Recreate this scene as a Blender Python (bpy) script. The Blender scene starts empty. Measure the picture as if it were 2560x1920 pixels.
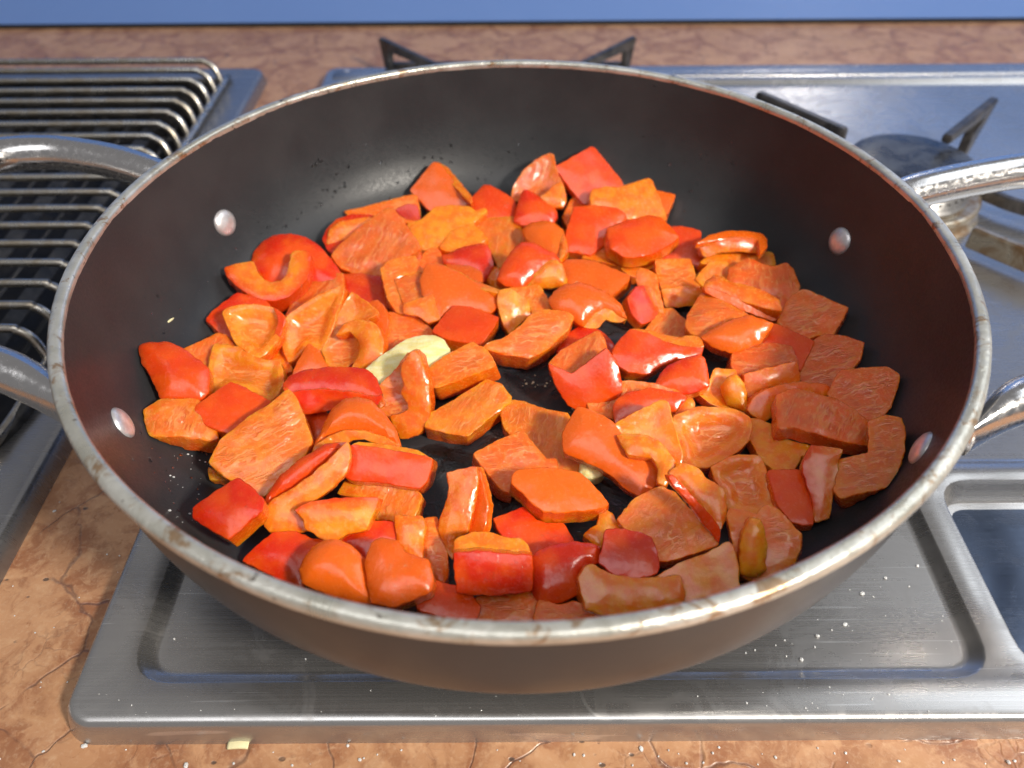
import bpy, bmesh, math, random
import numpy as np
from mathutils import Vector, Matrix, geometry, noise
random.seed(7)
C = bpy.context.scene.collection
SC = bpy.context.scene
# ---------------- camera ----------------
FPX = 1907.0; PITCH = .7774; ROLL = -.007; YAW = .0006
CAM = np.array([-.0022, -.2408, .1581])
def cam_axes():
    cp, sp = math.cos(PITCH), math.sin(PITCH)
    fw = np.array([0, cp, -sp]); up = np.array([0, sp, cp]); rt = np.array([1., 0, 0])
    r2 = rt*math.cos(ROLL)+up*math.sin(ROLL); u2 = -rt*math.sin(ROLL)+up*math.cos(ROLL)
    c, s = math.cos(YAW), math.sin(YAW); R = np.array([[c, -s, 0], [s, c, 0], [0, 0, 1]])
    return R@r2, R@u2, R@fw
RT, UP, FW = cam_axes()
cd = bpy.data.cameras.new('camera'); cam = bpy.data.objects.new('camera', cd); C.objects.link(cam)
m = Matrix([(RT[0], UP[0], -FW[0], CAM[0]), (RT[1], UP[1], -FW[1], CAM[1]), (RT[2], UP[2], -FW[2], CAM[2]), (0, 0, 0, 1)])
cam.matrix_world = m
cd.sensor_fit = 'HORIZONTAL'; cd.sensor_width = 36; cd.lens = FPX/2560*36
cd.clip_start = .005; cd.clip_end = 20
cd.dof.use_dof = True; cd.dof.focus_distance = .275; cd.dof.aperture_fstop = 9
SC.camera = cam
# ---------------- world, lamps, exposure ----------------
w = bpy.data.worlds.new('World'); SC.world = w; w.use_nodes = True
bg = w.node_tree.nodes['Background']; bg.inputs[0].default_value = (.88, .87, .88, 1); bg.inputs[1].default_value = .27
def area(name, loc, target, sx, sy, power, col):
    l = bpy.data.lights.new(name, 'AREA'); l.shape = 'RECTANGLE'; l.size = sx; l.size_y = sy; l.energy = power; l.color = col
    o = bpy.data.objects.new(name, l); C.objects.link(o); o.location = loc
    o.rotation_euler = (Vector(target)-Vector(loc)).to_track_quat('-Z', 'Y').to_euler(); return o
area('sunlit_window', (.73, -.68, .73), (0, 0, -.05), .14, .14, 21, (1, .93, .82))
area('right_fill_light', (1.45, .35, 1.25), (.1, .05, -.05), 1.2, 1.0, 9, (.86, .93, 1))  # added soft fill out of frame, placed to brighten the right-hand steel
area('overhead_light', (-.25, -.75, 1.45), (0, 0, -.05), 1.5, .7, 8.5, (.97, .98, 1))
SC.view_settings.view_transform = 'Standard'; SC.view_settings.look = 'None'; SC.view_settings.exposure = 0; SC.view_settings.gamma = 1
SC.cycles.max_bounces = 8; SC.cycles.use_denoising = True
# ---------------- helpers ----------------
def ray(x, y):
    d = (x-1280)*RT-(y-960)*UP+FPX*FW
    return d/np.linalg.norm(d)
def at(x, y, z):
    d = ray(x, y); t = (z-CAM[2])/d[2]; return CAM+d*t
INNER = [(0, -.072), (.06, -.0718), (.105, -.0712), (.122, -.0685), (.134, -.0632), (.1425, -.0555), (.148, -.0465), (.1515, -.0375), (.1538, -.028), (.1552, -.015), (.156, -.001)]
OUTER = [(0, -.0755), (.1, -.0755), (.116, -.075), (.13, -.0705), (.141, -.0635), (.149, -.0535), (.1538, -.043), (.1566, -.031), (.158, -.018), (.1586, -.0045)]
ir = [p[0] for p in INNER]; iz = [p[1] for p in INNER]
def hf(r): return float(np.interp(r, ir, iz)) if r < .156 else .0004
def rin(z): return float(np.interp(z, iz[2:], ir[2:]))
def smooth_profile(P, n=6):
    out = []
    for i in range(len(P)-1):
        p0 = P[max(i-1, 0)]; p1 = P[i]; p2 = P[i+1]; p3 = P[min(i+2, len(P)-1)]
        for k in range(n):
            t = k/n
            out.append(tuple(.5*(2*b+(c-a)*t+(2*a-5*b+4*c-d)*t*t+(-a+3*b-3*c+d)*t**3) for a, b, c, d in zip(p0, p1, p2, p3)))
    out.append(tuple(P[-1])); return out
def mesh_obj(name, verts, faces, mat, parent=None, smooth=True, **props):
    me = bpy.data.meshes.new(name); me.from_pydata([tuple(map(float, v)) for v in verts], [], faces)
    me.validate(); me.update()
    if smooth: me.polygons.foreach_set('use_smooth', [True]*len(me.polygons))
    if mat: me.materials.append(mat)
    o = bpy.data.objects.new(name, me); C.objects.link(o)
    if parent: o.parent = parent
    for k, v in props.items(): o[k] = v
    return o
def bm_obj(name, bm, mat, parent=None, smooth=True, **props):
    me = bpy.data.meshes.new(name); bmesh.ops.recalc_face_normals(bm, faces=bm.faces); bm.to_mesh(me); bm.free()
    if smooth: me.polygons.foreach_set('use_smooth', [True]*len(me.polygons))
    if mat: me.materials.append(mat)
    o = bpy.data.objects.new(name, me); C.objects.link(o)
    if parent: o.parent = parent
    for k, v in props.items(): o[k] = v
    return o
def empty(name, loc=(0, 0, 0), **props):
    o = bpy.data.objects.new(name, None); C.objects.link(o); o.location = loc; o.empty_display_size = .01
    for k, v in props.items(): o[k] = v
    return o
def lathe(profile, n=192, jit=None):
    v = []; f = []; k = len(profile)
    for i in range(n):
        a = 2*math.pi*i/n
        for j, (r, z) in enumerate(profile):
            dr, dz = jit(a, j) if jit else (0, 0)
            v.append(((r+dr)*math.cos(a), (r+dr)*math.sin(a), z+dz))
    for i in range(n):
        for j in range(k-1):
            a = i*k+j; b = ((i+1) % n)*k+j
            f.append((a, b, b+1, a+1))
    return v, f
def tube(path, rads, n=20, sub=8, flat=None, cap=True):
    P = smooth_profile([tuple(p) for p in path], sub); Rr = smooth_profile([(r,) if not isinstance(r, tuple) else r for r in rads], sub)
    v = []; f = []
    for i, p in enumerate(P):
        p = Vector(p); a = Vector(P[max(i-1, 0)]); b = Vector(P[min(i+1, len(P)-1)])
        t = (b-a).normalized(); s = t.cross(Vector((0, 0, 1)))
        if s.length < .05: s = t.cross(Vector((0, 1, 0)))
        s.normalize(); u = s.cross(t).normalized()
        rr = Rr[i]; ra = rr[0]; rb = rr[-1]
        for k in range(n):
            q = 2*math.pi*k/n; v.append(p+s*(ra*math.cos(q))+u*(rb*math.sin(q)))
    m_ = len(P)
    for i in range(m_-1):
        for k in range(n): f.append((i*n+k, i*n+(k+1) % n, (i+1)*n+(k+1) % n, (i+1)*n+k))
    if cap: f.append(tuple(range(n-1, -1, -1))); f.append(tuple((m_-1)*n+k for k in range(n)))
    return v, f
def rrect(x0, y0, x1, y1, r, n=8):
    pts = []
    for cx, cy, a0 in ((x1-r, y1-r, 0), (x0+r, y1-r, 90), (x0+r, y0+r, 180), (x1-r, y0+r, 270)):
        for k in range(n+1):
            a = math.radians(a0+90*k/n); pts.append((cx+r*math.cos(a), cy+r*math.sin(a)))
    return pts
# ---------------- materials ----------------
def mat(name):
    m_ = bpy.data.materials.new(name); m_.use_nodes = True; nt = m_.node_tree
    return m_, nt, nt.nodes['Principled BSDF']
class N:
    def __init__(s, nt): s.nt = nt
    def add(s, t, **kw):
        n = s.nt.nodes.new(t)
        for k, v in kw.items(): setattr(n, k, v)
        return n
    def link(s, a, b): s.nt.links.new(a, b)
    def val(s, sock, v):
        if isinstance(v, bpy.types.NodeSocket): s.link(v, sock)
        else: sock.default_value = v
    def math(s, op, a, b=0, c=0, clamp=False):
        n = s.add('ShaderNodeMath', operation=op, use_clamp=clamp); s.val(n.inputs[0], a); s.val(n.inputs[1], b); s.val(n.inputs[2], c); return n.outputs[0]
    def mix(s, f, a, b, mode='MIX'):
        n = s.add('ShaderNodeMix', data_type='RGBA', blend_type=mode); s.val(n.inputs[0], f); s.val(n.inputs[6], a); s.val(n.inputs[7], b); return n.outputs[2]
    def rng(s, v, a, b, c=0, d=1, interp='SMOOTHSTEP'):
        n = s.add('ShaderNodeMapRange', interpolation_type=interp); s.val(n.inputs[0], v)
        for i, x in enumerate((a, b, c, d)): s.val(n.inputs[i+1], x)
        return n.outputs[0]
    def noise(s, vec, scale, detail=3, rough=.5, dist=0):
        n = s.add('ShaderNodeTexNoise'); s.val(n.inputs['Vector'], vec); s.val(n.inputs['Scale'], scale); n.inputs['Detail'].default_value = detail; n.inputs['Roughness'].default_value = rough; n.inputs['Distortion'].default_value = dist; return n
    def vor(s, vec, scale, feature='F1'):
        n = s.add('ShaderNodeTexVoronoi', feature=feature); s.val(n.inputs['Vector'], vec); s.val(n.inputs['Scale'], scale); return n
    def scale(s, vec, sc):
        n = s.add('ShaderNodeMapping'); s.link(vec, n.inputs[0]); n.inputs['Scale'].default_value = sc; return n.outputs[0]
    def bump(s, h, strength, dist, normal=None):
        n = s.add('ShaderNodeBump'); s.val(n.inputs['Height'], h); s.val(n.inputs['Strength'], strength); n.inputs['Distance'].default_value = dist
        if normal: s.link(normal, n.inputs['Normal'])
        return n.outputs[0]
    def pos(s): return s.add('ShaderNodeNewGeometry').outputs['Position']
    def attr(s, name, out='Fac'): return s.add('ShaderNodeAttribute', attribute_name=name).outputs[out]
def c4(c): return (*c, 1)
def make_pepper():
    m_, nt, b = mat('pepper_flesh'); g = N(nt)
    oi = g.add('ShaderNodeObjectInfo'); R_ = oi.outputs['Random']
    dep = g.attr('depth'); mem = g.attr('mem'); loc = g.attr('loc', 'Vector')
    rnd = g.add('ShaderNodeVectorMath', operation='ADD'); g.link(loc, rnd.inputs[0])
    cmb = g.add('ShaderNodeCombineXYZ'); g.val(cmb.inputs[0], g.math('MULTIPLY', R_, 90)); g.val(cmb.inputs[1], g.math('MULTIPLY', R_, 37)); g.link(cmb.outputs[0], rnd.inputs[1])
    P = rnd.outputs[0]   # millimetres on the piece, shifted per piece
    n0 = g.noise(P, .07, 2, .5); n1 = g.noise(P, .22, 3, .5); n2 = g.noise(P, .7, 3, .5); n3 = g.noise(P, 2.2, 2, .5)
    # skin, shading from red to orange over the piece
    skin = g.mix(g.rng(n0.outputs[0], .38, .68), oi.outputs['Color'], g.mix(.55, oi.outputs['Color'], c4((.86, .125, .004))))
    skin = g.mix(g.rng(n1.outputs[0], .45, .8, 0, .25), skin, c4((.88, .17, .008)))
    # flesh
    fl = g.mix(oi.outputs['Alpha'], c4((.90, .155, .004)), c4((.88, .345, .010)))
    fl = g.mix(g.rng(n1.outputs[0], .36, .62, .55, 0), fl, c4((.84, .095, .003)))
    fl = g.mix(g.rng(n2.outputs[0], .50, .74, 0, .45), fl, c4((.97, .40, .06)))
    deep = g.mix(.6, fl, c4((.82, .07, .003)))
    d2 = g.math('ADD', dep, g.math('MULTIPLY', g.math('SUBTRACT', n2.outputs[0], .5), .14))
    col = g.mix(g.rng(d2, .03, .20), skin, deep)
    col = g.mix(g.rng(d2, .18, .85), col, fl)
    # veined membrane: long pale ridges with darker wet hollows between
    wp = g.add('ShaderNodeVectorMath', operation='ADD'); sc = g.add('ShaderNodeVectorMath', operation='SCALE'); g.link(g.noise(P, .30, 2).outputs['Color'], sc.inputs[0]); sc.inputs['Scale'].default_value = 3.0
    g.link(P, wp.inputs[0]); g.link(sc.outputs[0], wp.inputs[1])
    vv = g.vor(g.scale(wp.outputs[0], (.12, .42, .3)), 1.0, 'DISTANCE_TO_EDGE')
    net = g.rng(vv.outputs['Distance'], .0, .13, 1, 0)
    st1 = g.noise(g.scale(wp.outputs[0], (.045, .62, .3)), 1, 2, .5); st2 = g.noise(g.scale(wp.outputs[0], (.09, 1.5, .5)), 1, 1, .5)
    streak = g.math('MAXIMUM', g.rng(st1.outputs[0], .50, .62), g.rng(st2.outputs[0], .54, .68, 0, .6))
    zone = g.rng(g.noise(P, .085, 2, .5).outputs[0], .50, .62)
    ln = g.math('MAXIMUM', g.math('MULTIPLY', net, g.math('ADD', g.math('MULTIPLY', zone, .75), .25)), g.math('MULTIPLY', streak, g.math('SUBTRACT', .9, g.math('MULTIPLY', zone, .6))))
    brk = g.rng(g.noise(P, .11, 2, .5).outputs[0], .36, .56)
    msk = g.math('MULTIPLY', mem, g.math('ADD', g.math('MULTIPLY', brk, .9), .1))
    cell = g.mix(g.rng(n1.outputs[0], .35, .65, .30, .70), fl, c4((.64, .070, .003)))
    memc = g.mix(g.math('MULTIPLY', ln, .62), cell, c4((.97, .44, .13)))
    col = g.mix(g.math('MULTIPLY', msk, .95), col, memc)
    col = g.mix(1, col, g.mix(R_, c4((.80, .70, .64)), c4((1, 1, 1))), 'MULTIPLY')
    g.link(col, b.inputs['Base Color'])
    g.link(g.math('SUBTRACT', g.rng(n2.outputs[0], .35, .7, .16, .32), g.math('MULTIPLY', msk, .06)), b.inputs['Roughness'])
    g.link(g.math('ADD', g.math('MULTIPLY', dep, .45), .25), b.inputs['Subsurface Weight']); b.inputs['Subsurface Radius'].default_value = (1, .22, .05); b.inputs['Subsurface Scale'].default_value = .0045
    b.inputs['Specular IOR Level'].default_value = .5
    # a film of oil: sharper, gently rippled gloss
    g.link(g.math('ADD', g.math('MULTIPLY', dep, .45), .26), b.inputs['Coat Weight']); b.inputs['Coat Roughness'].default_value = .05
    g.link(g.bump(g.math('ADD', g.noise(P, .38, 3, .55).outputs[0], g.math('MULTIPLY', g.math('MULTIPLY', ln, msk), .12)), .9, .0020), b.inputs['Coat Normal'])
    h = g.math('ADD', g.math('MULTIPLY', g.math('MULTIPLY', ln, msk), 1.0), g.math('MULTIPLY', n3.outputs[0], .06))
    h = g.math('ADD', h, g.math('MULTIPLY', n2.outputs[0], .45))
    g.link(g.bump(h, .45, .00040), b.inputs['Normal'])
    return m_
def make_garlic():
    m_, nt, b = mat('garlic'); g = N(nt); P = g.attr('loc', 'Vector')
    n = g.noise(g.scale(P, (.15, .6, .6)), 1, 4, .6)
    g.link(g.mix(g.rng(n.outputs[0], .35, .7), c4((.82, .68, .25)), c4((.88, .80, .46))), b.inputs['Base Color'])
    b.inputs['Roughness'].default_value = .28; b.inputs['Subsurface Weight'].default_value = .3; b.inputs['Subsurface Radius'].default_value = (1, .8, .4); b.inputs['Subsurface Scale'].default_value = .004
    b.inputs['Coat Weight'].default_value = .3
    g.link(g.bump(g.noise(P, 1.2, 3).outputs[0], .7, .0005), b.inputs['Normal']); return m_
def make_coating():
    m_, nt, b = mat('nonstick_coating'); g = N(nt); P = g.pos()
    n = g.noise(P, 2600, 2, .6); big = g.noise(P, 22, 4, .6); wn = g.noise(P, 900, 2)
    sp = g.vor(P, 1500); 
    col = g.mix(g.rng(big.outputs[0], .35, .7), c4((.026, .027, .030)), c4((.036, .037, .040)))
    col = g.mix(g.rng(sp.outputs['Distance'], .05, .22, .30, 0), col, c4((.16, .15, .155)))
    # fried, oily film on the flat floor of the pan
    r = g.add('ShaderNodeVectorMath', operation='LENGTH'); g.link(g.scale(P, (1, 1, 0)), r.inputs[0])
    flo = g.rng(r.outputs['Value'], .095, .118, 1, 0)
    oil = g.noise(P, 60, 4, .6, .6)
    om = g.math('MULTIPLY', flo, g.rng(oil.outputs[0], .40, .56))
    col = g.mix(g.math('MULTIPLY', g.math('MULTIPLY', flo, g.rng(g.noise(P, 170, 4, .65).outputs[0], .57, .72)), .35), col, c4((.10, .055, .022)))
    g.link(col, b.inputs['Base Color'])
    g.link(g.math('SUBTRACT', g.rng(wn.outputs[0], .3, .7, .30, .44), g.math('MULTIPLY', om, .25)), b.inputs['Roughness'])
    b.inputs['Specular IOR Level'].default_value = .32
    h = g.math('ADD', g.math('MULTIPLY', n.outputs[0], .35), g.math('MULTIPLY', g.math('MULTIPLY', oil.outputs[0], om), 6))
    g.link(g.bump(h, .8, .00018), b.inputs['Normal']); return m_
def make_enamel():
    m_, nt, b = mat('outer_enamel'); g = N(nt); P = g.pos()
    n = g.noise(P, 30, 4, .6); s = g.noise(P, 1500, 2)
    g.link(g.mix(g.rng(n.outputs[0], .3, .7), c4((.028, .029, .032)), c4((.036, .037, .040))), b.inputs['Base Color'])
    g.link(g.rng(n.outputs[0], .3, .7, .34, .44), b.inputs['Roughness']); b.inputs['Specular IOR Level'].default_value = .45
    g.link(g.bump(s.outputs[0], .3, .00008), b.inputs['Normal']); return m_
def make_rim():
    m_, nt, b = mat('worn_aluminium_rim'); g = N(nt); P = g.pos()
    n = g.noise(P, 55, 5, .65, .5); st = g.noise(P, 120, 4, .7, .8); f = g.noise(P, 700, 3)
    col = g.mix(g.rng(n.outputs[0], .35, .65), c4((.48, .47, .41)), c4((.66, .65, .60)))
    col = g.mix(g.rng(st.outputs[0], .53, .66, 0, .85), col, c4((.30, .17, .075)))
    col = g.mix(g.rng(g.noise(P, 210, 3, .6).outputs[0], .66, .74, 0, .9), col, c4((.06, .035, .022)))
    g.link(col, b.inputs['Base Color']); b.inputs['Metallic'].default_value = .65
    g.link(g.rng(n.outputs[0], .3, .7, .26, .4), b.inputs['Roughness'])
    g.link(g.bump(g.math('ADD', f.outputs[0], g.math('MULTIPLY', st.outputs[0], 2)), .5, .0003), b.inputs['Normal']); return m_
def make_rivet():
    m_, nt, b = mat('rivet_aluminium'); g = N(nt); P = g.pos()
    n = g.noise(P, 300, 4, .6)
    g.link(g.mix(g.rng(n.outputs[0], .35, .7), c4((.62, .58, .58)), c4((.80, .78, .80))), b.inputs['Base Color'])
    b.inputs['Metallic'].default_value = .6; b.inputs['Roughness'].default_value = .36
    g.link(g.bump(n.outputs[0], .3, .0002), b.inputs['Normal']); return m_
def make_polished():
    m_, nt, b = mat('polished_handle_steel'); g = N(nt); P = g.pos()
    n = g.noise(P, 420, 4, .6); l = g.noise(P, 28, 3)
    b.inputs['Base Color'].default_value = (.68, .66, .65, 1); b.inputs['Metallic'].default_value = 1
    g.link(g.rng(n.outputs[0], .35, .7, .15, .30), b.inputs['Roughness'])
    g.link(g.bump(g.math('ADD', n.outputs[0], g.math('MULTIPLY', l.outputs[0], 3)), .16, .0003), b.inputs['Normal']); return m_
def make_brushed(name, col, r0, r1, dirt=.3, scratch=.5):
    m_, nt, b = mat(name); g = N(nt); P = g.pos()
    br = g.noise(g.scale(P, (10, 2600, 40)), 1, 2, .5); cl = g.noise(P, 7, 4, .55, .4); sm = g.noise(P, 45, 5, .65, 1.2)
    # water marks: closed rings left by dried drops
    wv = g.vor(g.scale(P, (1, 1, 1)), 26); ring = g.math('MULTIPLY', g.rng(g.math('ABSOLUTE', g.math('SUBTRACT', wv.outputs['Distance'], .33)), .0, .02, 1, 0), g.rng(g.noise(P, 12, 2).outputs[0], .58, .66))
    # sparse long scratches
    sv = g.noise(g.scale(g.scale(P, (1, 1, 1)), (14, 620, 60)), 1, 2, .5, .3); scr = g.rng(sv.outputs[0], .68, .71)
    c = g.mix(g.rng(cl.outputs[0], .35, .65), c4(col), c4(tuple(x*.86 for x in col)))
    c = g.mix(g.math('MULTIPLY', g.rng(sm.outputs[0], .5, .7), dirt*.5), c, c4((.25, .22, .19)))
    c = g.mix(g.math('MULTIPLY', ring, .25), c, c4((.8, .8, .8)))
    b.inputs['Metallic'].default_value = .9
    ro = g.math('ADD', g.rng(br.outputs[0], .3, .7, r0, r1), g.math('MULTIPLY', g.rng(sm.outputs[0], .45, .7), .10)); ro = g.math('ADD', ro, g.math('MULTIPLY', ring, .2))
    g.link(ro, b.inputs['Roughness']); b.inputs['Anisotropic'].default_value = .35
    h = g.math('ADD', g.math('MULTIPLY', br.outputs[0], .5), g.math('MULTIPLY', scr, 0))
    c = g.mix(g.math('MULTIPLY', scr, scratch), c, c4((.85, .85, .85))); g.link(c, b.inputs['Base Color'])
    g.link(g.bump(h, .04, .00004), b.inputs['Normal']); return m_
def make_iron(name, c0, c1, metallic=.6, ro=(.35, .55)):
    m_, nt, b = mat(name); g = N(nt); P = g.pos(); n = g.noise(P, 90, 5, .65, .5)
    g.link(g.mix(g.rng(n.outputs[0], .38, .66), c4(c0), c4(c1)), b.inputs['Base Color']); b.inputs['Metallic'].default_value = metallic
    g.link(g.rng(n.outputs[0], .3, .7, *ro), b.inputs['Roughness']); g.link(g.bump(n.outputs[0], .4, .0005), b.inputs['Normal']); return m_
def make_marble():
    m_, nt, b = mat('red_nodular_marble'); g = N(nt); P = g.pos()
    def warp(scale, amt, seed=0):
        wn = g.noise(g.scale(P, (1, 1, 1)), scale, 4, .6); sc = g.add('ShaderNodeVectorMath', operation='SCALE'); g.link(wn.outputs['Color'], sc.inputs[0]); sc.inputs['Scale'].default_value = amt
        ad = g.add('ShaderNodeVectorMath', operation='ADD'); g.link(P, ad.inputs[0]); g.link(sc.outputs[0], ad.inputs[1]); return ad.outputs[0]
    W = warp(14, .036); W2 = warp(50, .014)
    n1 = g.noise(W, 24, 5, .62, .5); n2 = g.noise(P, 130, 6, .7, 1.0); n3 = g.noise(P, 700, 4, .6); n4 = g.noise(W2, 55, 5, .65, .8)
    ve = g.vor(W, 24, 'DISTANCE_TO_EDGE'); vc = g.vor(W, 24); vs = g.vor(W2, 95, 'DISTANCE_TO_EDGE'); vsc = g.vor(W2, 95)
    a = g.add('ShaderNodeSeparateColor'); g.link(vc.outputs['Color'], a.inputs[0]); a2 = g.add('ShaderNodeSeparateColor'); g.link(vsc.outputs['Color'], a2.inputs[0])
    col = g.mix(a.outputs[0], c4((.44, .205, .098)), c4((.58, .305, .160)))
    col = g.mix(g.math('MULTIPLY', a2.outputs[1], .45), col, c4((.66, .36, .19)))
    col = g.mix(g.rng(n4.outputs[0], .46, .62, 0, .75), col, c4((.34, .145, .070)))
    col = g.mix(g.rng(n1.outputs[0], .50, .70, 0, .6), col, c4((.52, .27, .12)))
    edge = g.math('MULTIPLY', g.rng(ve.outputs['Distance'], .02, .15, 1, 0), g.rng(n4.outputs[0], .38, .56))
    col = g.mix(g.math('MULTIPLY', edge, .6), col, c4((.32, .120, .055)))
    col = g.mix(g.rng(n2.outputs[0], .50, .70, 0, .55), col, c4((.68, .40, .22)))
    col = g.mix(g.rng(n2.outputs[0], .44, .28, 0, .45), col, c4((.32, .13, .06)))
    thin = g.math('MULTIPLY', g.rng(ve.outputs['Distance'], 0, .018, 1, 0), g.rng(g.noise(P, 34, 3).outputs[0], .36, .50))
    thin2 = g.math('MULTIPLY', g.rng(vs.outputs['Distance'], 0, .06, .35, 0), g.rng(g.noise(P, 21, 3).outputs[0], .52, .62))
    tv = g.math('MAXIMUM', thin, thin2)
    col = g.mix(g.math('MULTIPLY', tv, .5), col, c4((.075, .045, .045)))
    pit = g.vor(g.scale(P, (1, 1.6, 1)), 120); pm = g.math('MULTIPLY', g.rng(pit.outputs['Distance'], .11, .18, 1, 0), g.rng(g.noise(P, 30, 2).outputs[0], .50, .58))
    col = g.mix(g.math('MULTIPLY', pm, .8), col, c4((.06, .05, .045)))
    col = g.mix(g.rng(n3.outputs[0], .5, .75, 0, .3), col, c4((.72, .48, .31)))
    col = g.mix(1, col, c4((.84, .85, .86)), 'MULTIPLY'); g.link(col, b.inputs['Base Color']); g.link(g.rng(n2.outputs[0], .3, .7, .26, .42), b.inputs['Roughness'])
    g.link(g.bump(g.math('SUBTRACT', g.math('MULTIPLY', n3.outputs[0], .2), g.math('ADD', tv, pm)), .5, .0006), b.inputs['Normal']); return m_
def make_blue():
    m_, nt, b = mat('blue_lacquer'); g = N(nt); P = g.pos(); n = g.noise(P, 3, 3)
    g.link(g.mix(n.outputs[0], c4((.135, .265, .64)), c4((.155, .295, .68))), b.inputs['Base Color']); b.inputs['Roughness'].default_value = .16
    g.link(g.bump(g.noise(P, 6, 2).outputs[0], .1, .002), b.inputs['Normal']); return m_
def plain(name, col, rough=.5, metallic=0, trans=0, ior=1.45):
    m_, nt, b = mat(name); g = N(nt); P = g.pos(); n = g.noise(P, 260, 3)
    g.link(g.mix(n.outputs[0], c4(tuple(x*.85 for x in col)), c4(tuple(min(1, x*1.12) for x in col))), b.inputs['Base Color'])
    b.inputs['Roughness'].default_value = rough; b.inputs['Metallic'].default_value = metallic; b.inputs['Transmission Weight'].default_value = trans; b.inputs['IOR'].default_value = ior
    return m_
M_pep = make_pepper(); M_gar = make_garlic(); M_coat = make_coating(); M_enam = make_enamel(); M_rim = make_rim(); M_riv = make_rivet(); M_pol = make_polished()
M_steel = make_brushed('brushed_hob_steel', (.54, .525, .515), .23, .30); M_frame = make_brushed('brushed_grill_steel', (.40, .39, .39), .24, .34, .2)
M_rod = make_iron('wire_rack_steel', (.60, .57, .52), (.42, .36, .28), 1, (.22, .38)); M_dark = make_iron('black_grill_interior', (.018, .018, .02), (.035, .033, .034), .3, (.4, .6))
M_bars = make_iron('dark_heating_bars', (.05, .048, .047), (.10, .095, .09), .7, (.3, .5)); M_grate = make_iron('dark_enamelled_support', (.045, .042, .042), (.11, .10, .095), .4, (.25, .45))
M_brown = make_iron('heat_browned_steel', (.50, .44, .35), (.26, .16, .085), .75, (.25, .45)); M_cap = make_iron('burner_cap_enamel', (.030, .030, .033), (.085, .09, .10), .3, (.22, .4))
M_panel = make_brushed('painted_blue_reflection_steel', (.07, .09, .135), .16, .24, .1, 0); M_marble = make_marble(); M_blue = make_blue(); M_gap = plain('shadow_gap_rubber', (.02, .018, .018), .7); M_water = plain('water', (1, 1, 1), .02, 0, 1, 1.33)  # M_panel: recess steel with a dark blue reflection painted into its colour
M_salt = plain('salt', (.85, .85, .84), .3, 0, .3, 1.5); M_crumb = plain('browned_residue', (.50, .42, .30), .2); M_onion = plain('pale_shaving', (.75, .68, .40), .4)
# ================= the setting =================
ZT = -.100; ZC = -.1095
def sheet(name, x0, y0, x1, y1, z, m_, **p):
    return mesh_obj(name, [(x0, y0, z), (x1, y0, z), (x1, y1, z), (x0, y1, z)], [(0, 1, 2, 3)], m_, smooth=False, **p)
YW = .519
gx = [-1.6, -.54, -.22, -.14, .61, 1.6]; gy = [-1.2, -.125, .39, YW+.02]
cells = [(i, j) for i in range(5) for j in range(3) if (i, j) not in ((1, 1), (3, 1))]
mesh_obj('countertop', [(x, y, ZC) for y in gy for x in gx], [(j*6+i, j*6+i+1, (j+1)*6+i+1, (j+1)*6+i) for i, j in cells], M_marble, smooth=False, kind='structure')
bm = bmesh.new(); bmesh.ops.create_cube(bm, size=1, matrix=Matrix.Translation((0, YW+.012, ZC+.0025+.22)) @ Matrix.Diagonal((3.2, .02, .44, 1)))
bmesh.ops.bevel(bm, geom=bm.edges[:], offset=.0015, segments=2, affect='EDGES')
bm_obj('backsplash_wall', bm, M_blue, smooth=False, kind='structure')
bm = bmesh.new(); bmesh.ops.create_cube(bm, size=1, matrix=Matrix.Translation((0, YW+.004, ZC+.0015)) @ Matrix.Diagonal((3.2, .006, .003, 1)))
bm_obj('wall_joint', bm, M_gap, smooth=False, kind='structure')

def pressed_sheet(name, outer, holes, mat_, parent, zt=ZT, rail=None):
    """outer: list of (loop, z) rings from the counter up; holes: list of rings lists (recesses), last ring is filled unless open"""
    verts = []; faces = []
    def ring(pts, z):
        s = len(verts); verts.extend((x, y, z) for x, y in pts); return list(range(s, s+len(pts)))
    def bridge(a, b):
        n = len(a)
        for i in range(n): faces.append((a[i], a[(i+1) % n], b[(i+1) % n], b[i]))
    rs = [ring(p, z) for p, z in outer]
    for a, b in zip(rs, rs[1:]): bridge(a, b)
    inner_loops = [rs[-1]]
    for h, openb in holes:
        hs = [ring(p, z) for p, z in h]
        for a, b in zip(hs, hs[1:]): bridge(b, a)
        if not openb: faces.append(tuple(hs[-1]))
        inner_loops.append(hs[0])
    pts = [Vector(verts[i][:2]) for l in inner_loops for i in l]; idx = [i for l in inner_loops for i in l]
    edges = []; s = 0
    for l in inner_loops:
        edges += [(s+i, s+(i+1) % len(l)) for i in range(len(l))]; s += len(l)
    vo, eo, fo, ov, oe, of = geometry.delaunay_2d_cdt(pts, edges, [], 1, 1e-7)
    hp = [[Vector(verts[i][:2]) for i in l] for l in inner_loops[1:]]
    def inside(p, poly):
        c = False; j = len(poly)-1
        for i in range(len(poly)):
            if (poly[i].y > p.y) != (poly[j].y > p.y) and p.x < (poly[j].x-poly[i].x)*(p.y-poly[i].y)/(poly[j].y-poly[i].y)+poly[i].x: c = not c
            j = i
        return c
    base = []
    for k, v in enumerate(vo):
        base.append(idx[ov[k][0]])
    for f in fo:
        cpt = sum((vo[i] for i in f), Vector((0, 0)))/len(f)
        if any(inside(cpt, h) for h in hp): continue
        faces.append(tuple(base[i] for i in f))
    bm = bmesh.new(); vs = [bm.verts.new(v) for v in verts]
    for f in faces:
        try: bm.faces.new([vs[i] for i in f])
        except ValueError: pass
    o = bm_obj(name, bm, mat_, parent, smooth=True)
    o.data.set_sharp_from_angle(angle=math.radians(38))
    return o
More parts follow.
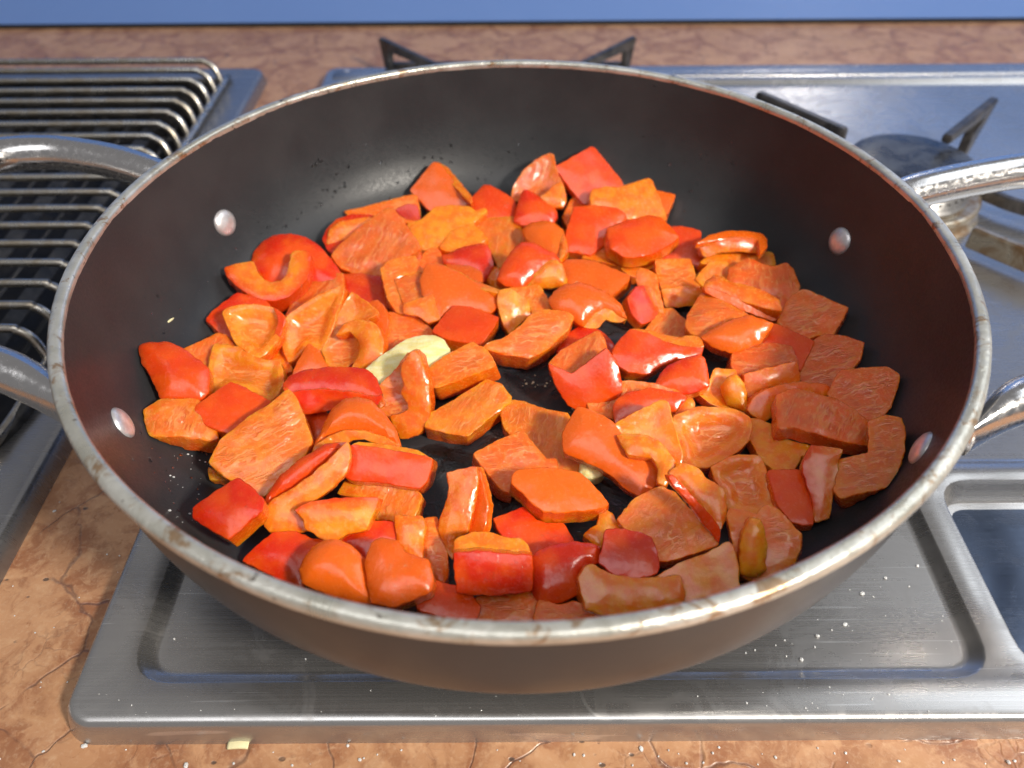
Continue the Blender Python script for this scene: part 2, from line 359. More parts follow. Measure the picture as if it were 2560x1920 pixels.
def rings(x0, y0, x1, y1, r, steps, n=10):
    out = []
    for off, z in steps:
        out.append((rrect(x0+off, y0+off, x1-off, y1-off, max(r-off, .002), n), z))
    return out
def lip(h=ZC, t=ZT):   # rolled outer edge of a pressed sheet
    d = t-h; return [(0, h), (.0012, h+d*.40), (.0024, h+d*.76), (.0032, h+d*.90), (.0045, h+d*.985), (.0065, t)]
def lpoly(pts, r, n=6, off=0):
    # rounded polygon (counter-clockwise), inset by off
    P = [Vector(p) for p in pts]; k = len(P); out = []
    Q = []
    for i in range(k):
        a, b, c = P[i-1], P[i], P[(i+1) % k]
        d1 = (b-a).normalized(); d2 = (c-b).normalized(); n1 = Vector((-d1.y, d1.x)); n2 = Vector((-d2.y, d2.x))
        Q.append(b+(n1+n2)*off/(1+n1.dot(n2)))
    for i in range(k):
        a, b, c = Q[i-1], Q[i], Q[(i+1) % k]; d1 = (a-b).normalized(); d2 = (c-b).normalized()
        cr = (b-a).x*(c-b).y-(b-a).y*(c-b).x
        rr = max(.0015, r-off if cr > 0 else r+off)
        s = b+d1*rr; e = b+d2*rr
        for j in range(n+1):
            t = j/n; p = s*(1-t)**2+b*2*t*(1-t)+e*t*t; out.append((p.x, p.y))
    return out
HX0 = -.1575; HX1 = .62; HY0 = -.1418; HY1 = .404
hob = empty('gas_hob', (.2, .1, ZC), label='brushed stainless steel gas hob under the pan, set in the marble worktop', category='hob')
def child(o, par):
    o.parent = par; o.matrix_parent_inverse = par.matrix_world.inverted() if False else Matrix.Translation(-par.location)
T1 = [(-.137, -.125), (.166, -.125), (.166, -.030), (.60, -.030), (.60, .372), (-.137, .372)]
steps = [(0, ZT), (.0006, ZT-.0003), (.0013, ZT-.0011), (.0040, ZT-.0034), (.0050, ZT-.0040), (.0064, ZT-.0042)]
back_steps = steps
tray1 = [(lpoly(T1, .016, 6, o_), z) for o_, z in steps]
T2 = [(.1765, -.125), (.60, -.125), (.60, -.0375), (.1765, -.0375)]
tray2 = [(lpoly(T2, .016, 6, o_), z) for o_, z in [(0, ZT), (.0008, ZT-.0003), (.002, ZT-.003), (.003, ZT-.009), (.0048, ZT-.0115), (.008, ZT-.012)]]
o = pressed_sheet('hob_plate', rings(HX0, HY0, HX1, HY1, .013, lip()), [(tray1, False), (tray2, True)], M_steel, None); child(o, hob)
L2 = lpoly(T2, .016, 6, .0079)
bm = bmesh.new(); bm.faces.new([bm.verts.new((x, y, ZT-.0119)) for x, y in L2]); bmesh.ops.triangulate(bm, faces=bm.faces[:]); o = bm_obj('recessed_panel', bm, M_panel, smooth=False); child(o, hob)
# raised bead that runs along the back of the hob
v, f = tube([(-.147, .385, ZT-.0002), (.1, .385, ZT-.0002), (.35, .385, ZT-.0002), (.6, .385, ZT-.0002)], [(.0085, .0022)]*4, 16, 6); o = mesh_obj('rear_bead', v, f, M_steel); child(o, hob)
v, f = lathe([(0, .0022), (.0018, .0021), (.0026, .0014), (.003, 0)], 16); o = mesh_obj('screw', v, f, M_riv); o.location = (-.137-.2, .389-.1, ZT-ZC); o.parent = hob

# grill module at the left
grill = empty('electric_grill', (-.37, .13, ZC), label='built in stainless steel grill with a wire rack at the left edge', category='grill')
G0 = [(-.53, -.030), (-.2345, -.030), (-.2345, .3815), (-.53, .3815)]
gs = [(0, ZT), (.0006, ZT-.0004), (.0012, ZT-.003), (.0014, ZT-.055)]
o = pressed_sheet('grill_frame', rings(-.55, -.142, -.2055, .404, .013, lip()), [([(lpoly(G0, .014, 6, o_), z) for o_, z in gs], True)], M_frame, None); child(o, grill)
o = sheet('grill_pit', -.527, -.027, -.2372, .3785, ZT-.052, M_dark); child(o, grill)
o = mesh_obj('pit_wall', *(lambda L: ([(x, y, z) for z in (ZT-.003, ZT-.0515) for x, y in L], [(i, (i+1) % len(L), len(L)+(i+1) % len(L), len(L)+i) for i in range(len(L))]))(lpoly(G0, .014, 6, .0022)), M_dark); child(o, grill)
# lower bars, seen through the rack
for i in range(15):
    x = -.512+i*.0195
    bm = bmesh.new(); bmesh.ops.create_cube(bm, size=1, matrix=Matrix.Translation((x, .175, ZT-.030)) @ Matrix.Rotation(math.radians(38 if i % 2 else -38), 4, 'Y') @ Matrix.Diagonal((.0085, .385, .0016, 1)))
    o = bm_obj('heating_bar', bm, M_bars, smooth=False); child(o, grill)
rack = empty('wire_rack', (-.37, .19, -.08), label='rack of bent steel rods standing on the grill at the left', category='grill rack')
zr = -.081
rod_mesh = None
for k in range(19):
    y = .3680-k*.01805; xr = -.2365
    path = [(-.56, y, zr), (-.45, y, zr), (-.33, y, zr), (xr-.016, y, zr), (xr-.006, y-.0002, zr-.0012), (xr-.0005, y-.001, zr-.0055), (xr+.0022, y-.0025, zr-.0115), (xr+.0034, y-.0038, zr-.0168)]
    v, f = tube(path, [.0023]*8, 10, 4)
    o = mesh_obj('rod', v, f, M_rod); child(o, rack)
v, f = tube([(-.232, .378, ZT+.0022), (-.232, .3, ZT+.0022), (-.232, .15, ZT+.0022), (-.232, .03, ZT+.0022), (-.232, -.005, ZT+.0022), (-.236, -.022, ZT+.0022), (-.252, -.033, ZT+.0022), (-.29, -.036, ZT+.0022), (-.4, -.036, ZT+.0022)], [.0027]*9, 10, 5)
o = mesh_obj('side_rail', v, f, M_rod); child(o, rack)
v, f = tube([(-.2290, .05, ZT+.0012), (-.2290, .012, ZT+.0012), (-.233, -.012, ZT-.001), (-.243, -.027, ZT-.004), (-.26, -.035, ZT-.006), (-.3, -.037, ZT-.006)], [.0038]*6, 12, 5)
o = mesh_obj('front_rail', v, f, M_bars); child(o, rack)

# ---------- burners and pan supports ----------
def flatbar(path, w, h, m_, name, parent):
    """flat bar: rectangular section w wide, h high along a 3-D polyline"""
    bm = bmesh.new(); prev = None
    for i, p in enumerate(path):
        p = Vector(p); a = Vector(path[max(i-1, 0)]); b = Vector(path[min(i+1, len(path)-1)]); t = (b-a).normalized()
        s = t.cross(Vector((0, 0, 1)))
        if s.length < .08: s = Vector((t.y, -t.x, 0)) if False else (Vector(path[-1])-Vector(path[0])).cross(Vector((0, 0, 1)))
        s.normalize(); u = s.cross(t).normalized()
        q = [bm.verts.new(p+s*sx*w/2+u*sz*h/2) for sx, sz in ((-1, -1), (1, -1), (1, 1), (-1, 1))]
        if prev:
            for k in range(4): bm.faces.new((prev[k], prev[(k+1) % 4], q[(k+1) % 4], q[k]))
        else: bm.faces.new(q[::-1])
        prev = q
    bm.faces.new(prev)
    bmesh.ops.bevel(bm, geom=bm.edges[:], offset=min(w, h)*.18, segments=2, affect='EDGES')
    o = bm_obj(name, bm, m_, smooth=False); child(o, parent); return o
def bracket(tip, foot, inner, w, name='support_arm', parent=None, m_=None, hh=.0062):
    """finger of a pan support: leg from foot up to tip and a level arm from tip to inner, one flat steel plate"""
    tip, foot, inner = Vector(tip), Vector(foot), Vector(inner)
    bm = bmesh.new(); hd = (inner-tip); hd.z = 0; hd.normalize(); s = hd.cross(Vector((0, 0, 1)))
    L = (Vector((inner.x, inner.y, 0))-Vector((tip.x, tip.y, 0))).length; fx = (foot-tip).dot(hd); fz = foot.z-tip.z
    prof = [(0, 0), (L, inner.z-tip.z), (L, inner.z-tip.z-hh*.9), (hh*1.9, -hh*1.05), (fx+hh*1.25, fz*.45), (fx+hh*1.1, fz), (fx, fz)]
    a = [bm.verts.new(tip+hd*x+Vector((0, 0, z))+s*w/2) for x, z in prof]; b = [bm.verts.new(tip+hd*x+Vector((0, 0, z))-s*w/2) for x, z in prof]
    bm.faces.new(a); bm.faces.new(b[::-1]); n = len(a)
    for i in range(n): bm.faces.new((a[i], b[i], b[(i+1) % n], a[(i+1) % n]))
    bmesh.ops.bevel(bm, geom=bm.edges[:], offset=w*.15, segments=2, affect='EDGES')
    bmesh.ops.triangulate(bm, faces=[f_ for f_ in bm.faces if len(f_.verts) > 4])
    o = bm_obj(name, bm, m_ or M_grate, smooth=False); child(o, parent); return o
ztray = ZT-.0042
front = empty('pan_support', (0, 0, ztray), label='steel pan support hidden below the wide pan, one bright arm end showing', category='pan support')
for a_ in (45, 135, 228, 315):
    ca, sa = math.cos(math.radians(a_)), math.sin(math.radians(a_))
    flatbar([(ca*.03, sa*.03, -.0815), (ca*.112, sa*.112, -.0815)], .005, .0105, M_brown, 'support_arm', front)
    flatbar([(ca*.105, sa*.105, -.084), (ca*.1235, sa*.1235, ztray+.001)], .005, .006, M_brown, 'support_leg', front)
v, f = lathe([(0, -.0835), (.03, -.0835), (.034, -.086), (.034, -.09), (.03, -.093), (.032, -.1), (.04, ztray)], 64); o = mesh_obj('burner_body', v, f, M_brown); child(o, front)
rear = empty('pan_support', (0, .33, ZT), label='rear pan support with two dark pointed arms rising behind the pan rim', category='pan support')
zt2 = -.0768
bracket(at(951, 93, zt2), at(968, 168, ZT), at(1120, 172, zt2), .0052, parent=rear)
bracket(at(1587, 90, zt2), at(1572, 168, ZT), at(1420, 172, zt2), .0052, parent=rear)
flatbar([at(968, 168, ZT)+np.array([0, 0, .002]), at(1572, 168, ZT)+np.array([0, 0, .002])], .006, .004, M_grate, 'support_base', rear)
v, f = lathe([(0, -.086), (.02, -.086), (.024, -.089), (.024, -.094), (.03, ztray)], 48); v = [(x, y+.31, z) for x, y, z in v]; o = mesh_obj('burner_cap', v, f, M_cap); child(o, rear)
# right rear burner
bc = at(2288, 402, -.075); bx, by = float(bc[0]), float(bc[1])
burner = empty('gas_burner', (bx, by, ztray), label='round gas burner with a dark stained cap behind the right handle', category='gas burner')
def place(vf, dx=bx, dy=by): return [(x+dx, y+dy, z) for x, y, z in vf[0]], vf[1]
v, f = place(lathe([(0, -.0735), (.02, -.0737), (.034, -.0745), (.0378, -.0762), (.0385, -.0785), (.036, -.0802), (.03, -.081)], 96)); o = mesh_obj('burner_cap', v, f, M_cap); child(o, burner)
v, f = place(lathe([(.03, -.081), (.0345, -.0812), (.0345, -.0905), (.0365, -.0915), (.0372, -.0930), (.034, -.0945)], 96)); o = mesh_obj('flame_ring', v, f, M_steel); child(o, burner)
v, f = place(lathe([(.034, -.0945), (.0425, -.0925), (.0448, -.0935), (.0448, -.0955), (.041, -.1), (.0435, -.104), (.047, ztray)], 96)); o = mesh_obj('burner_body', v, f, M_brown); child(o, burner)
bm = bmesh.new()
for k in range(36):
    a_ = 2*math.pi*k/36
    bmesh.ops.create_uvsphere(bm, u_segments=8, v_segments=5, radius=.0009, matrix=Matrix.Translation((bx+.0345*math.cos(a_), by+.0345*math.sin(a_), -.0862)))
o = bm_obj('flame_port', bm, M_gap, kind='stuff'); child(o, burner)
rsup = empty('pan_support', (bx, by, ztray), label='brown stained pan support arms around the right rear gas burner', category='pan support')
z3 = -.0635
bracket(at(2489, 243, z3), at(2425, 405, ztray+.004), at(2370, 338, z3), .0058, parent=rsup)
flatbar([at(1893, 242, z3), at(2112, 338, z3)], .0062, .0085, M_grate, 'support_arm', rsup)
p0 = at(1893, 242, z3); flatbar([p0+np.array([.002, -.001, -.002]), p0+np.array([-.006, .006, -.03]), p0+np.array([-.006, .006, ztray-z3+.002])], .006, .006, M_grate, 'support_leg', rsup)
flatbar([at(2425, 590, -.0935), at(2500, 622, -.0935), at(2640, 680, -.0935)], .0045, .0135, M_brown, 'support_arm', rsup)
flatbar([at(2430, 470, -.094), at(2520, 508, -.094), at(2640, 545, -.094)], .006, .008, M_grate, 'support_arm', rsup)

# ================= the pan =================
pan = empty('saute_pan', (0, 0, -.0755), label='wide dark nonstick pan full of chopped peppers with worn pale rim and two loop handles', category='pan')
def wob(a, j): q = noise.noise(Vector((math.cos(a)*6, math.sin(a)*6, j*.3)))*.00018+noise.noise(Vector((math.cos(a)*40, math.sin(a)*40, j)))*.00007; return q, q*.7
v, f = lathe(smooth_profile(OUTER, 4), 256); o = mesh_obj('outer_wall', v, f, M_enam); child(o, pan)
v, f = lathe(smooth_profile(INNER, 5)[1:], 256); s = len(v); v.append((0, 0, INNER[0][1])); kk = len(smooth_profile(INNER, 5)[1:])
f += [(((i+1) % 256)*kk, i*kk, s) for i in range(256)]; f = [t[::-1] for t in f]; o = mesh_obj('nonstick_lining', v, f, M_coat); child(o, pan)
RIM = [(.1559, -.0022), (.1558, -.0008), (.1561, .0001), (.1568, .0006), (.1580, .0007), (.1592, .0005), (.1600, -.0001), (.1605, -.0010), (.1606, -.0022), (.1602, -.0034), (.1594, -.0042), (.1585, -.0045)]
v, f = lathe(smooth_profile(RIM, 2), 640, wob); o = mesh_obj('rim', v, f, M_rim); child(o, pan)
def rivet(px, py, rad):
    # the head sits where the sight line meets the lining
    d = ray(px, py); t = .1
    while True:
        q = CAM+d*t
        if q[2] < hf(math.hypot(q[0], q[1])) and math.hypot(q[0], q[1]) < .2: break
        t += .0003
        if t > 1: break
    r = math.hypot(q[0], q[1]); dz = (hf(r+.001)-hf(r-.001))/.002; nrm = Vector((-q[0]/r*dz, -q[1]/r*dz, 1)).normalized()
    vv, ff = lathe([(0, .0021), (rad*.5, .0019), (rad*.82, .0012), (rad*.97, .0004), (rad, -.0012)], 40)
    R = nrm.to_track_quat('Z', 'Y').to_matrix(); vv = [Vector(q)+R @ Vector(p) for p in vv]
    o = mesh_obj('rivet', vv, ff, M_riv); child(o, pan)
rivet(562, 557, .0062); rivet(306, 1057, .0062); rivet(2099, 603, .0062); rivet(2303, 1120, .0062)
HL = [(-.1440, .0718, -.034), (-.152, .0755, -.029), (-.164, .0805, -.0225), (-.180, .0870, -.0195), (-.198, .0925, -.018), (-.222, .0955, -.0165), (-.244, .086, -.014), (-.258, .058, -.012), (-.262, .015, -.012), (-.250, -.022, -.014), (-.226, -.0405, -.017), (-.200, -.0455, -.019), (-.180, -.0490, -.021), (-.1655, -.0545, -.0245), (-.152, -.0625, -.029), (-.1475, -.0665, -.033)]
rl = [(.0025, .0090), (.0050, .0090), (.0072, .0080), (.0080, .0078)]+[(.0082, .0078)]*8+[(.0078, .0078), (.0068, .0080), (.0042, .0088), (.0022, .0090)]
v, f = tube(HL, rl, 28, 8); o = mesh_obj('handle', v, f, M_pol); child(o, pan)
HR = [(.1525, .0520, -.034), (.1590, .0548, -.029), (.1660, .0572, -.0235), (.1787, .0617, -.0205), (.2045, .0684, -.0185), (.2310, .0722, -.0165), (.252, .066, -.014), (.267, .040, -.012), (.270, 0, -.012), (.260, -.038, -.014), (.238, -.058, -.017), (.210, -.063, -.019), (.185, -.0650, -.019), (.1680, -.0672, -.020), (.1560, -.0720, -.022), (.1430, -.0800, -.028)]
v, f = tube(HR, rl[:-4]+[(.0082, .0078), (.0080, .0078), (.0060, .0084), (.0022, .0088)], 28, 8); o = mesh_obj('handle', v, f, M_pol); child(o, pan)
# ---- pepper pieces, traced back to front.  crop, face, height mm, slope x, slope y, thickness mm, dome mm, skin, flesh, outline, label
# face: S skin side up, V veined inner side up, F plain flesh, E cut edge (skin round the listed outline points)
PIECES = [
('B','S',16,0,.9,7,1,'r',.2,"1345,215 1600,75 1625,85 1700,180 1815,320 1830,380 1640,440 1550,475 1460,370","big flat red pepper square standing highest against the back of the pan",0,[]),
('B','S',12,0,.5,6,1,'o',.2,"2040,372 2180,405 2130,530 2080,560 2030,450","small orange corner poking out to the right of the pale folded pepper square",0,[]),
('B','F',16,0,.6,6,1,'o',.55,"1605,370 1700,350 1785,358 1900,320 2000,288 2020,310 2060,400 2125,575 2095,582 1980,545 1860,580 1780,540 1600,490 1590,420","pale orange folded pepper square without veins, below the big red square at the back",0,[]),
('B','V',18,.1,.9,5,-2,'o',.4,"1045,430 1060,350 1130,240 1220,160 1310,118 1335,130 1360,240 1372,280 1400,330 1425,440 1400,480 1300,480 1200,450 1090,450","tall curved pepper wedge showing its inner side, left of the big red square",70,
   [('F',20,0,.8,4,1,.4,"1245,420 1300,385 1330,350 1385,320 1405,340 1426,450 1400,490 1330,490",'cut_edge')]),
('B','V',8,0,.4,6,0,'r',.2,"1400,560 1440,470 1482,412 1565,478 1540,560 1450,660","small dull orange pepper corner wedged behind the pink glossy piece",0,[]),
('B','S',14,.1,.8,7,1,'o',.5,"345,375 430,270 505,182 545,190 735,430 765,470 640,500 480,515","plain orange pepper square leaning on the back wall, leftmost of the back row",0,
   [('F',14.5,.1,.2,4,0,.6,"507,182 545,182 600,212 690,320 770,415 768,468 738,432 620,310",'cut_edge')]),
('B','S',13,0,.5,6,3,'r',.3,"770,430 860,335 900,340 1010,400 1070,450 1085,560 1060,600 900,610 800,610 760,520","red orange rounded pepper piece between the back orange square and the tall wedge",0,[]),
('B','V',12,0,.5,6,0,'R',.2,"0,500 60,480 350,405 390,410 412,500 412,600 300,600 180,560 0,620 -110,520","dark veined pepper strip with bright red side, left end of the back row",10,
   [('S',14,0,1.2,3,.5,0,"240,515 330,470 390,480 412,560 410,598 335,590",'skin_side')]),
('B','S',16,0,.5,6,4,'R',.2,"1065,590 1090,480 1130,370 1150,372 1260,430 1350,500 1368,560 1330,610 1200,615 1125,615","glossy pinkish red pepper tip with a white glint, in front of the tall wedge",0,[]),
('B','F',15,0,.4,6,1,'r',.75,"430,575 520,490 640,475 760,490 800,520 860,495 880,515 780,600 700,660 560,760 450,790 400,770 330,610","wet crumpled amber pepper piece with torn edge below the back orange square",0,[]),
('B','F',10,0,.3,5,0,'r',.55,"548,772 640,645 765,602 800,625 882,705 840,735 700,785 610,795","small flat orange pepper wedge with a red front edge under the wet amber piece",0,[]),
('C','S',12,.1,.6,7,1,'r',.2,"500,180 600,187 695,212 697,300 735,400 720,470 600,430 360,400 355,370 480,270","dark orange red pepper slab behind and to the right of the big red dome piece",0,[]),
('B','V',8,0,.3,6,1,'o',.8,"785,590 870,568 1060,555 1110,630 1170,725 1100,800 1000,900 960,912 925,850 880,720","long amber veined strip below the red orange rounded piece at the back",80,[]),
('B','S',17,-.1,.5,7,3,'r',.4,"1480,490 1600,478 1780,498 1840,540 1832,590 1715,650 1700,740 1600,822 1500,805 1405,795 1430,650","orange red pepper slab with slanted right edge beneath the pale folded square",0,[]),
('B','V',9,0,.3,6,-1,'o',.4,"1535,835 1620,780 1720,735 1830,840 2045,840 2030,900 1895,970 1860,960 1800,900 1700,870","veined pepper piece half hidden below the brightest red dome",35,[]),
('B','S',20,0,.35,7,4,'r',.5,"1708,640 1800,600 1860,580 2000,548 2080,565 2160,640 2206,700 2130,755 2020,815 1880,840 1830,835 1730,775 1715,700","brightest red orange dome shaped pepper piece, right of centre in the back",0,[]),
('B','S',17,.2,.3,7,4,'o',.6,"1120,650 1180,600 1290,585 1340,600 1400,650 1426,740 1402,830 1380,862 1300,840 1160,730","rounded orange pepper piece with faceted right end above the red arch",0,
   [('F',18,.3,.1,4,1,.6,"1295,590 1340,600 1400,650 1426,740 1402,830 1378,860 1385,760 1350,690 1300,640",'cut_edge')]),
('A','S',13,0,.4,7,2,'R',.2,"1400,270 1430,200 1500,130 1600,98 1720,100 1800,120 1760,260 1560,380 1470,372 1435,345","red pepper chunk with an orange cut face behind the big striped square",0,
   [('F',15,0,.9,5,1,.3,"1448,205 1520,150 1640,130 1760,120 1700,200 1560,290 1500,330 1425,325",'cut_edge')]),
('B','V',9,0,.3,6,0,'R',.1,"390,870 450,800 520,760 552,800 582,870 560,960 450,960 410,930","reddish veined pepper corner behind the step shaped piece",20,[]),
('A','V',17,0,.55,8,0,'o',.3,"1460,380 1520,310 1700,150 1850,55 1890,60 2060,290 2065,340 1930,430 1810,520 1690,522 1600,502 1530,470 1480,420","big pale veined pepper square with fine streaks, upper left of the heap",65,[]),
('B','S',12,0,.5,6,3,'R',.3,"562,822 610,818 700,770 830,742 880,750 902,800 922,900 850,1020 800,960 580,880","deep red pepper piece sitting behind the large smooth orange slab",0,[]),
('B','F',6,0,.3,5,2,'o',.4,"860,985 900,920 935,905 975,925 970,1010 1030,1060 930,1060","small pale orange sliver under the left foot of the red arch",0,[]),
('B','S',12,0,.2,5,1,'o',.6,"590,885 760,898 840,935 848,1010 760,1000 640,930","thin orange strip lying behind the large smooth orange slab",0,[]),
('B','S',14,.1,.3,7,2,'o',.5,"1385,895 1430,855 1520,853 1620,865 1760,920 1870,967 1850,1005 1730,1108 1600,1060 1480,1040 1420,1030","long smooth dark orange pepper piece between the red arch and the domed arch",0,[]),
('B','S',20,0,.5,5,5,'r',.5,"948,992 1000,870 1060,780 1120,733 1200,738 1290,790 1345,810 1392,880 1300,930 1200,970 1120,1050 1000,1030","glossy red pepper arch with a creamy half round cut end, near the heap centre",0,
   [('F',17,.1,1.0,3,2,.95,"1150,1035 1190,950 1270,880 1340,855 1392,880 1428,990 1422,1035 1300,1050 1210,1045",'cut_edge')]),
('A','S',13,0,.4,7,6,'R',.3,"905,430 930,350 985,290 1060,245 1180,232 1290,260 1380,320 1440,390 1490,450 1530,510 1545,600 1400,600 1200,600 1000,570 930,500","large glossy red dome shaped pepper piece behind the pale C shaped slice",0,[]),
('C','V',10,0,.4,6,0,'o',.9,"690,430 760,380 900,365 1080,368 1130,352 1195,365 1213,430 1205,470 1050,480 900,470 780,450","dull amber veined strip under the orange bar at the upper right",80,[]),
('C','E',19,-.05,1.6,6,0,'o',.6,"670,297 780,275 900,262 1040,262 1095,270 1108,372 980,352 850,357 722,392","orange pepper bar with flat cut front, on top at the upper right of the heap",0,
   [('S',20,-.05,.1,3,.6,.3,"670,297 760,240 880,213 1010,215 1110,228 1152,265 1153,325 1108,372 1096,272 1040,264 900,264 780,277",'skin_side')],[0,1,2,3,4]),
('C','V',10,0,.3,6,0,'o',.9,"662,545 750,432 870,425 930,480 900,600 790,580 720,600","small amber pepper square beside the foot of the veined red piece",85,[]),
('C','V',14,.3,.4,7,1,'r',.1,"880,560 895,470 1030,398 1110,440 1200,460 1290,432 1335,480 1378,590 1372,640 1262,765 1200,740 1100,660 900,590","bulging red pepper piece with bold white veins at the right, behind the orange bar wedge",80,[]),
('C','V',12,0,.25,8,-1,'o',.4,"383,412 540,404 620,405 650,480 668,560 690,600 560,605 425,612 390,500","pale veined pepper square with a flat pink foot, right of the open patch",10,
   [('F',9,0,1.2,4,0,.5,"425,620 560,602 715,625 645,725 560,735 455,744",'cut_edge')]),
('C','V',13,.4,.35,7,0,'o',.15,"1225,845 1295,700 1330,660 1400,615 1450,630 1712,742 1690,790 1612,928 1500,935 1430,960 1330,930","brownish veined pepper square highest on the right wall of the pan",8,[]),
('A','S',9,-.2,.3,7,2,'R',.1,"598,818 640,765 810,640 1000,690 1080,780 800,960 780,990 700,930 630,860","dark red pepper piece under the left end of the pale C shaped slice",0,[]),
('A','V',9,0,.3,6,0,'o',.3,"1190,700 1230,600 1325,508 1540,505 1550,620 1400,710 1180,830 1140,800","flat veined orange pepper piece below the red dome and behind the leaf shaped piece",60,[]),
('A','S',8,0,.3,7,2,'R',.1,"1530,515 1660,503 1790,530 1832,580 1860,690 1835,770 1780,740 1600,680 1530,660","dull dark red pepper piece between the striped square and the folded orange piece",0,[]),
('A','E',18,-.1,.45,10,.6,'r',.7,"722,467 800,440 915,422 928,445 945,500 985,547 1050,572 1110,562 1148,520 1172,450 1180,375 1197,352 1300,350 1314,385 1310,460 1285,540 1230,610 1160,665 1060,695 960,685 880,650 800,580 745,530","pale orange C shaped pepper slice lying cut side up at far left",0,[],[12,13,14,15,16,17,18,19,20,21,22,0]),
('B','V',18,-.1,.3,8,0,'r',.4,"140,915 200,860 300,832 380,828 405,870 428,940 300,960 240,985 280,1080 310,1150 300,1230 250,1210 190,1120","step shaped pepper piece with a wet pale top and bubbly lower corner",20,
   [('V',17,0,.3,7,0,.3,"240,990 415,945 445,1050 460,1105 340,1150 300,1160",'inner_face'),('F',16,.1,.6,6,.6,.4,"300,1165 400,1125 500,1095 520,1130 552,1268 470,1292 400,1240 300,1225",'cut_edge')]),
('B','S',18,-.1,.4,8,3,'o',.6,"415,1000 440,930 462,878 560,890 690,950 780,1005 965,1065 945,1180 905,1220 740,1190 620,1190 560,1250 500,1190 440,1110","large smooth dark orange pepper slab in the upper middle",0,
   [('F',17.5,0,-.1,3,0,.7,"462,878 560,885 700,945 790,1000 968,1062 945,1082 760,1035 620,965",'cut_edge')]),
('B','V',9,0,.3,7,-1,'r',.1,"190,1215 300,1225 400,1260 470,1310 520,1370 420,1440 330,1440 190,1490 180,1400","plain dull orange pepper piece with a peak, just behind the garlic clove",0,[]),
('C','S',12,-.4,.4,5,1,'R',.2,"190,680 250,600 300,590 370,700 410,790 380,820 290,857 230,800","dark red pepper wedge with a bright orange rib, beside the open patch right of centre",0,
   [('E',15,.3,.7,4,1,.3,"248,560 255,500 278,468 340,488 388,520 402,600 420,680 448,780 400,790 330,700 280,620",'cut_edge')]),
('B','S',18,0,.5,6,5,'o',.7,"1305,1130 1340,1080 1420,1025 1520,1013 1600,1035 1720,1090 1800,1160 1845,1262 1780,1235 1690,1210 1600,1240 1540,1312 1450,1260 1340,1210","orange domed pepper arch with a scalloped pale underside, centre of the heap",0,
   [('F',14,0,1.1,3,0,.9,"1535,1312 1600,1235 1690,1192 1780,1220 1847,1265 1800,1287 1745,1283 1700,1262 1670,1292 1640,1327 1590,1330",'cut_edge')]),
('B','V',14,.1,.2,9,0,'o',.5,"960,1070 1040,1050 1150,1040 1235,1025 1330,1190 1260,1210 1195,1225 1155,1135 1120,1150 1030,1180 970,1170","amber and pink pepper block with a veined corner above the long veined slab",70,
   [('F',13.5,-.2,.8,7,1,.8,"948,1145 965,1070 1040,1055 1150,1135 1192,1222 1100,1300 1035,1367 990,1300",'cut_edge')]),
('B','S',14,-.05,.2,8,1,'r',.5,"498,1348 640,1172 760,1178 955,1252 935,1300 835,1440 610,1405","flat red pepper square above the garlic clove",0,[]),
('B','S',9,0,.3,5,2,'R',.2,"1362,1490 1400,1390 1500,1325 1600,1325 1660,1345 1725,1400 1758,1445 1745,1495 1600,1500 1450,1530","low red pepper piece hidden behind the two faced red chunk at the centre right",0,[]),
('C','V',8,.1,.2,6,0,'o',.3,"310,905 370,820 440,750 500,748 592,830 605,925 560,960 400,960","small wet pepper corner behind the long red boat shaped piece",60,[]),
('C','S',20,.2,.5,7,4,'o',.5,"700,950 760,900 830,862 900,832 1030,795 1200,852 1110,980 980,1035 900,1050 780,1012","half moon pepper piece, bright orange skin below and pale inner side above",0,
   [('V',18,.1,.15,5,1,.4,"588,872 610,790 700,645 790,660 900,722 1030,793 900,830 790,880 700,950 622,918",'inner_face')]),
('C','F',21,.1,.25,9,1,'o',.4,"718,600 735,560 790,518 850,530 890,562 1060,600 1180,650 1238,690 1258,765 1160,745 1000,705 860,640 760,612","orange pepper bar lying across the half moon piece at the right",0,
   [('S',19,0,1.2,3,0,.2,"720,605 765,615 860,645 1000,710 1160,748 1258,765 1240,810 1200,838 1000,765 860,700 725,635",'skin_side')]),
('C','V',10,.35,.3,7,0,'o',.15,"1370,1230 1440,1070 1480,970 1550,925 1700,942 1825,985 1795,1100 1740,1170 1690,1200 1580,1360 1450,1290","brownish veined pepper rectangle in the middle of the right wall",5,[]),
('C','S',14,.3,.35,8,1,'r',.1,"1060,1000 1130,930 1200,852 1300,890 1480,978 1460,1020 1385,1180 1300,1100","deep red pepper slab with a fold, right of the half moon piece",0,
   [('V',15,0,.2,8,0,.1,"905,1135 920,1050 1065,1000 1200,985 1320,1010 1370,1120 1200,1160 1010,1230 960,1215",'inner_face')]),
('C','V',13,.4,.3,8,0,'o',.15,"1575,1345 1630,1230 1665,1172 1870,1160 1980,1150 2068,1200 2062,1270 2005,1430 1950,1500 1860,1525 1700,1440","brown shaded veined pepper piece touching the right wall lowest of three",8,[]),
('B','V',18,-.05,.35,10,1,'o',.4,"848,1462 880,1428 1000,1395 1120,1300 1210,1207 1300,1200 1440,1217 1476,1252 1440,1335 1290,1475 1170,1530 980,1500","long veined orange pepper slab curving over the exact middle of the heap",5,[]),
('B','V',19,.1,.3,9,0,'r',.3,"1303,1572 1380,1490 1500,1415 1645,1343 1692,1405 1702,1470 1560,1570 1480,1620 1445,1640","two faced red pepper chunk with a furrowed top edge, right of the long veined slab",70,
   [('S',18,.1,1.1,5,2,.4,"1303,1575 1400,1625 1460,1645 1560,1575 1705,1465 1770,1560 1805,1700 1800,1790 1660,1860 1540,1908 1440,1860 1350,1720",'skin_side')]),
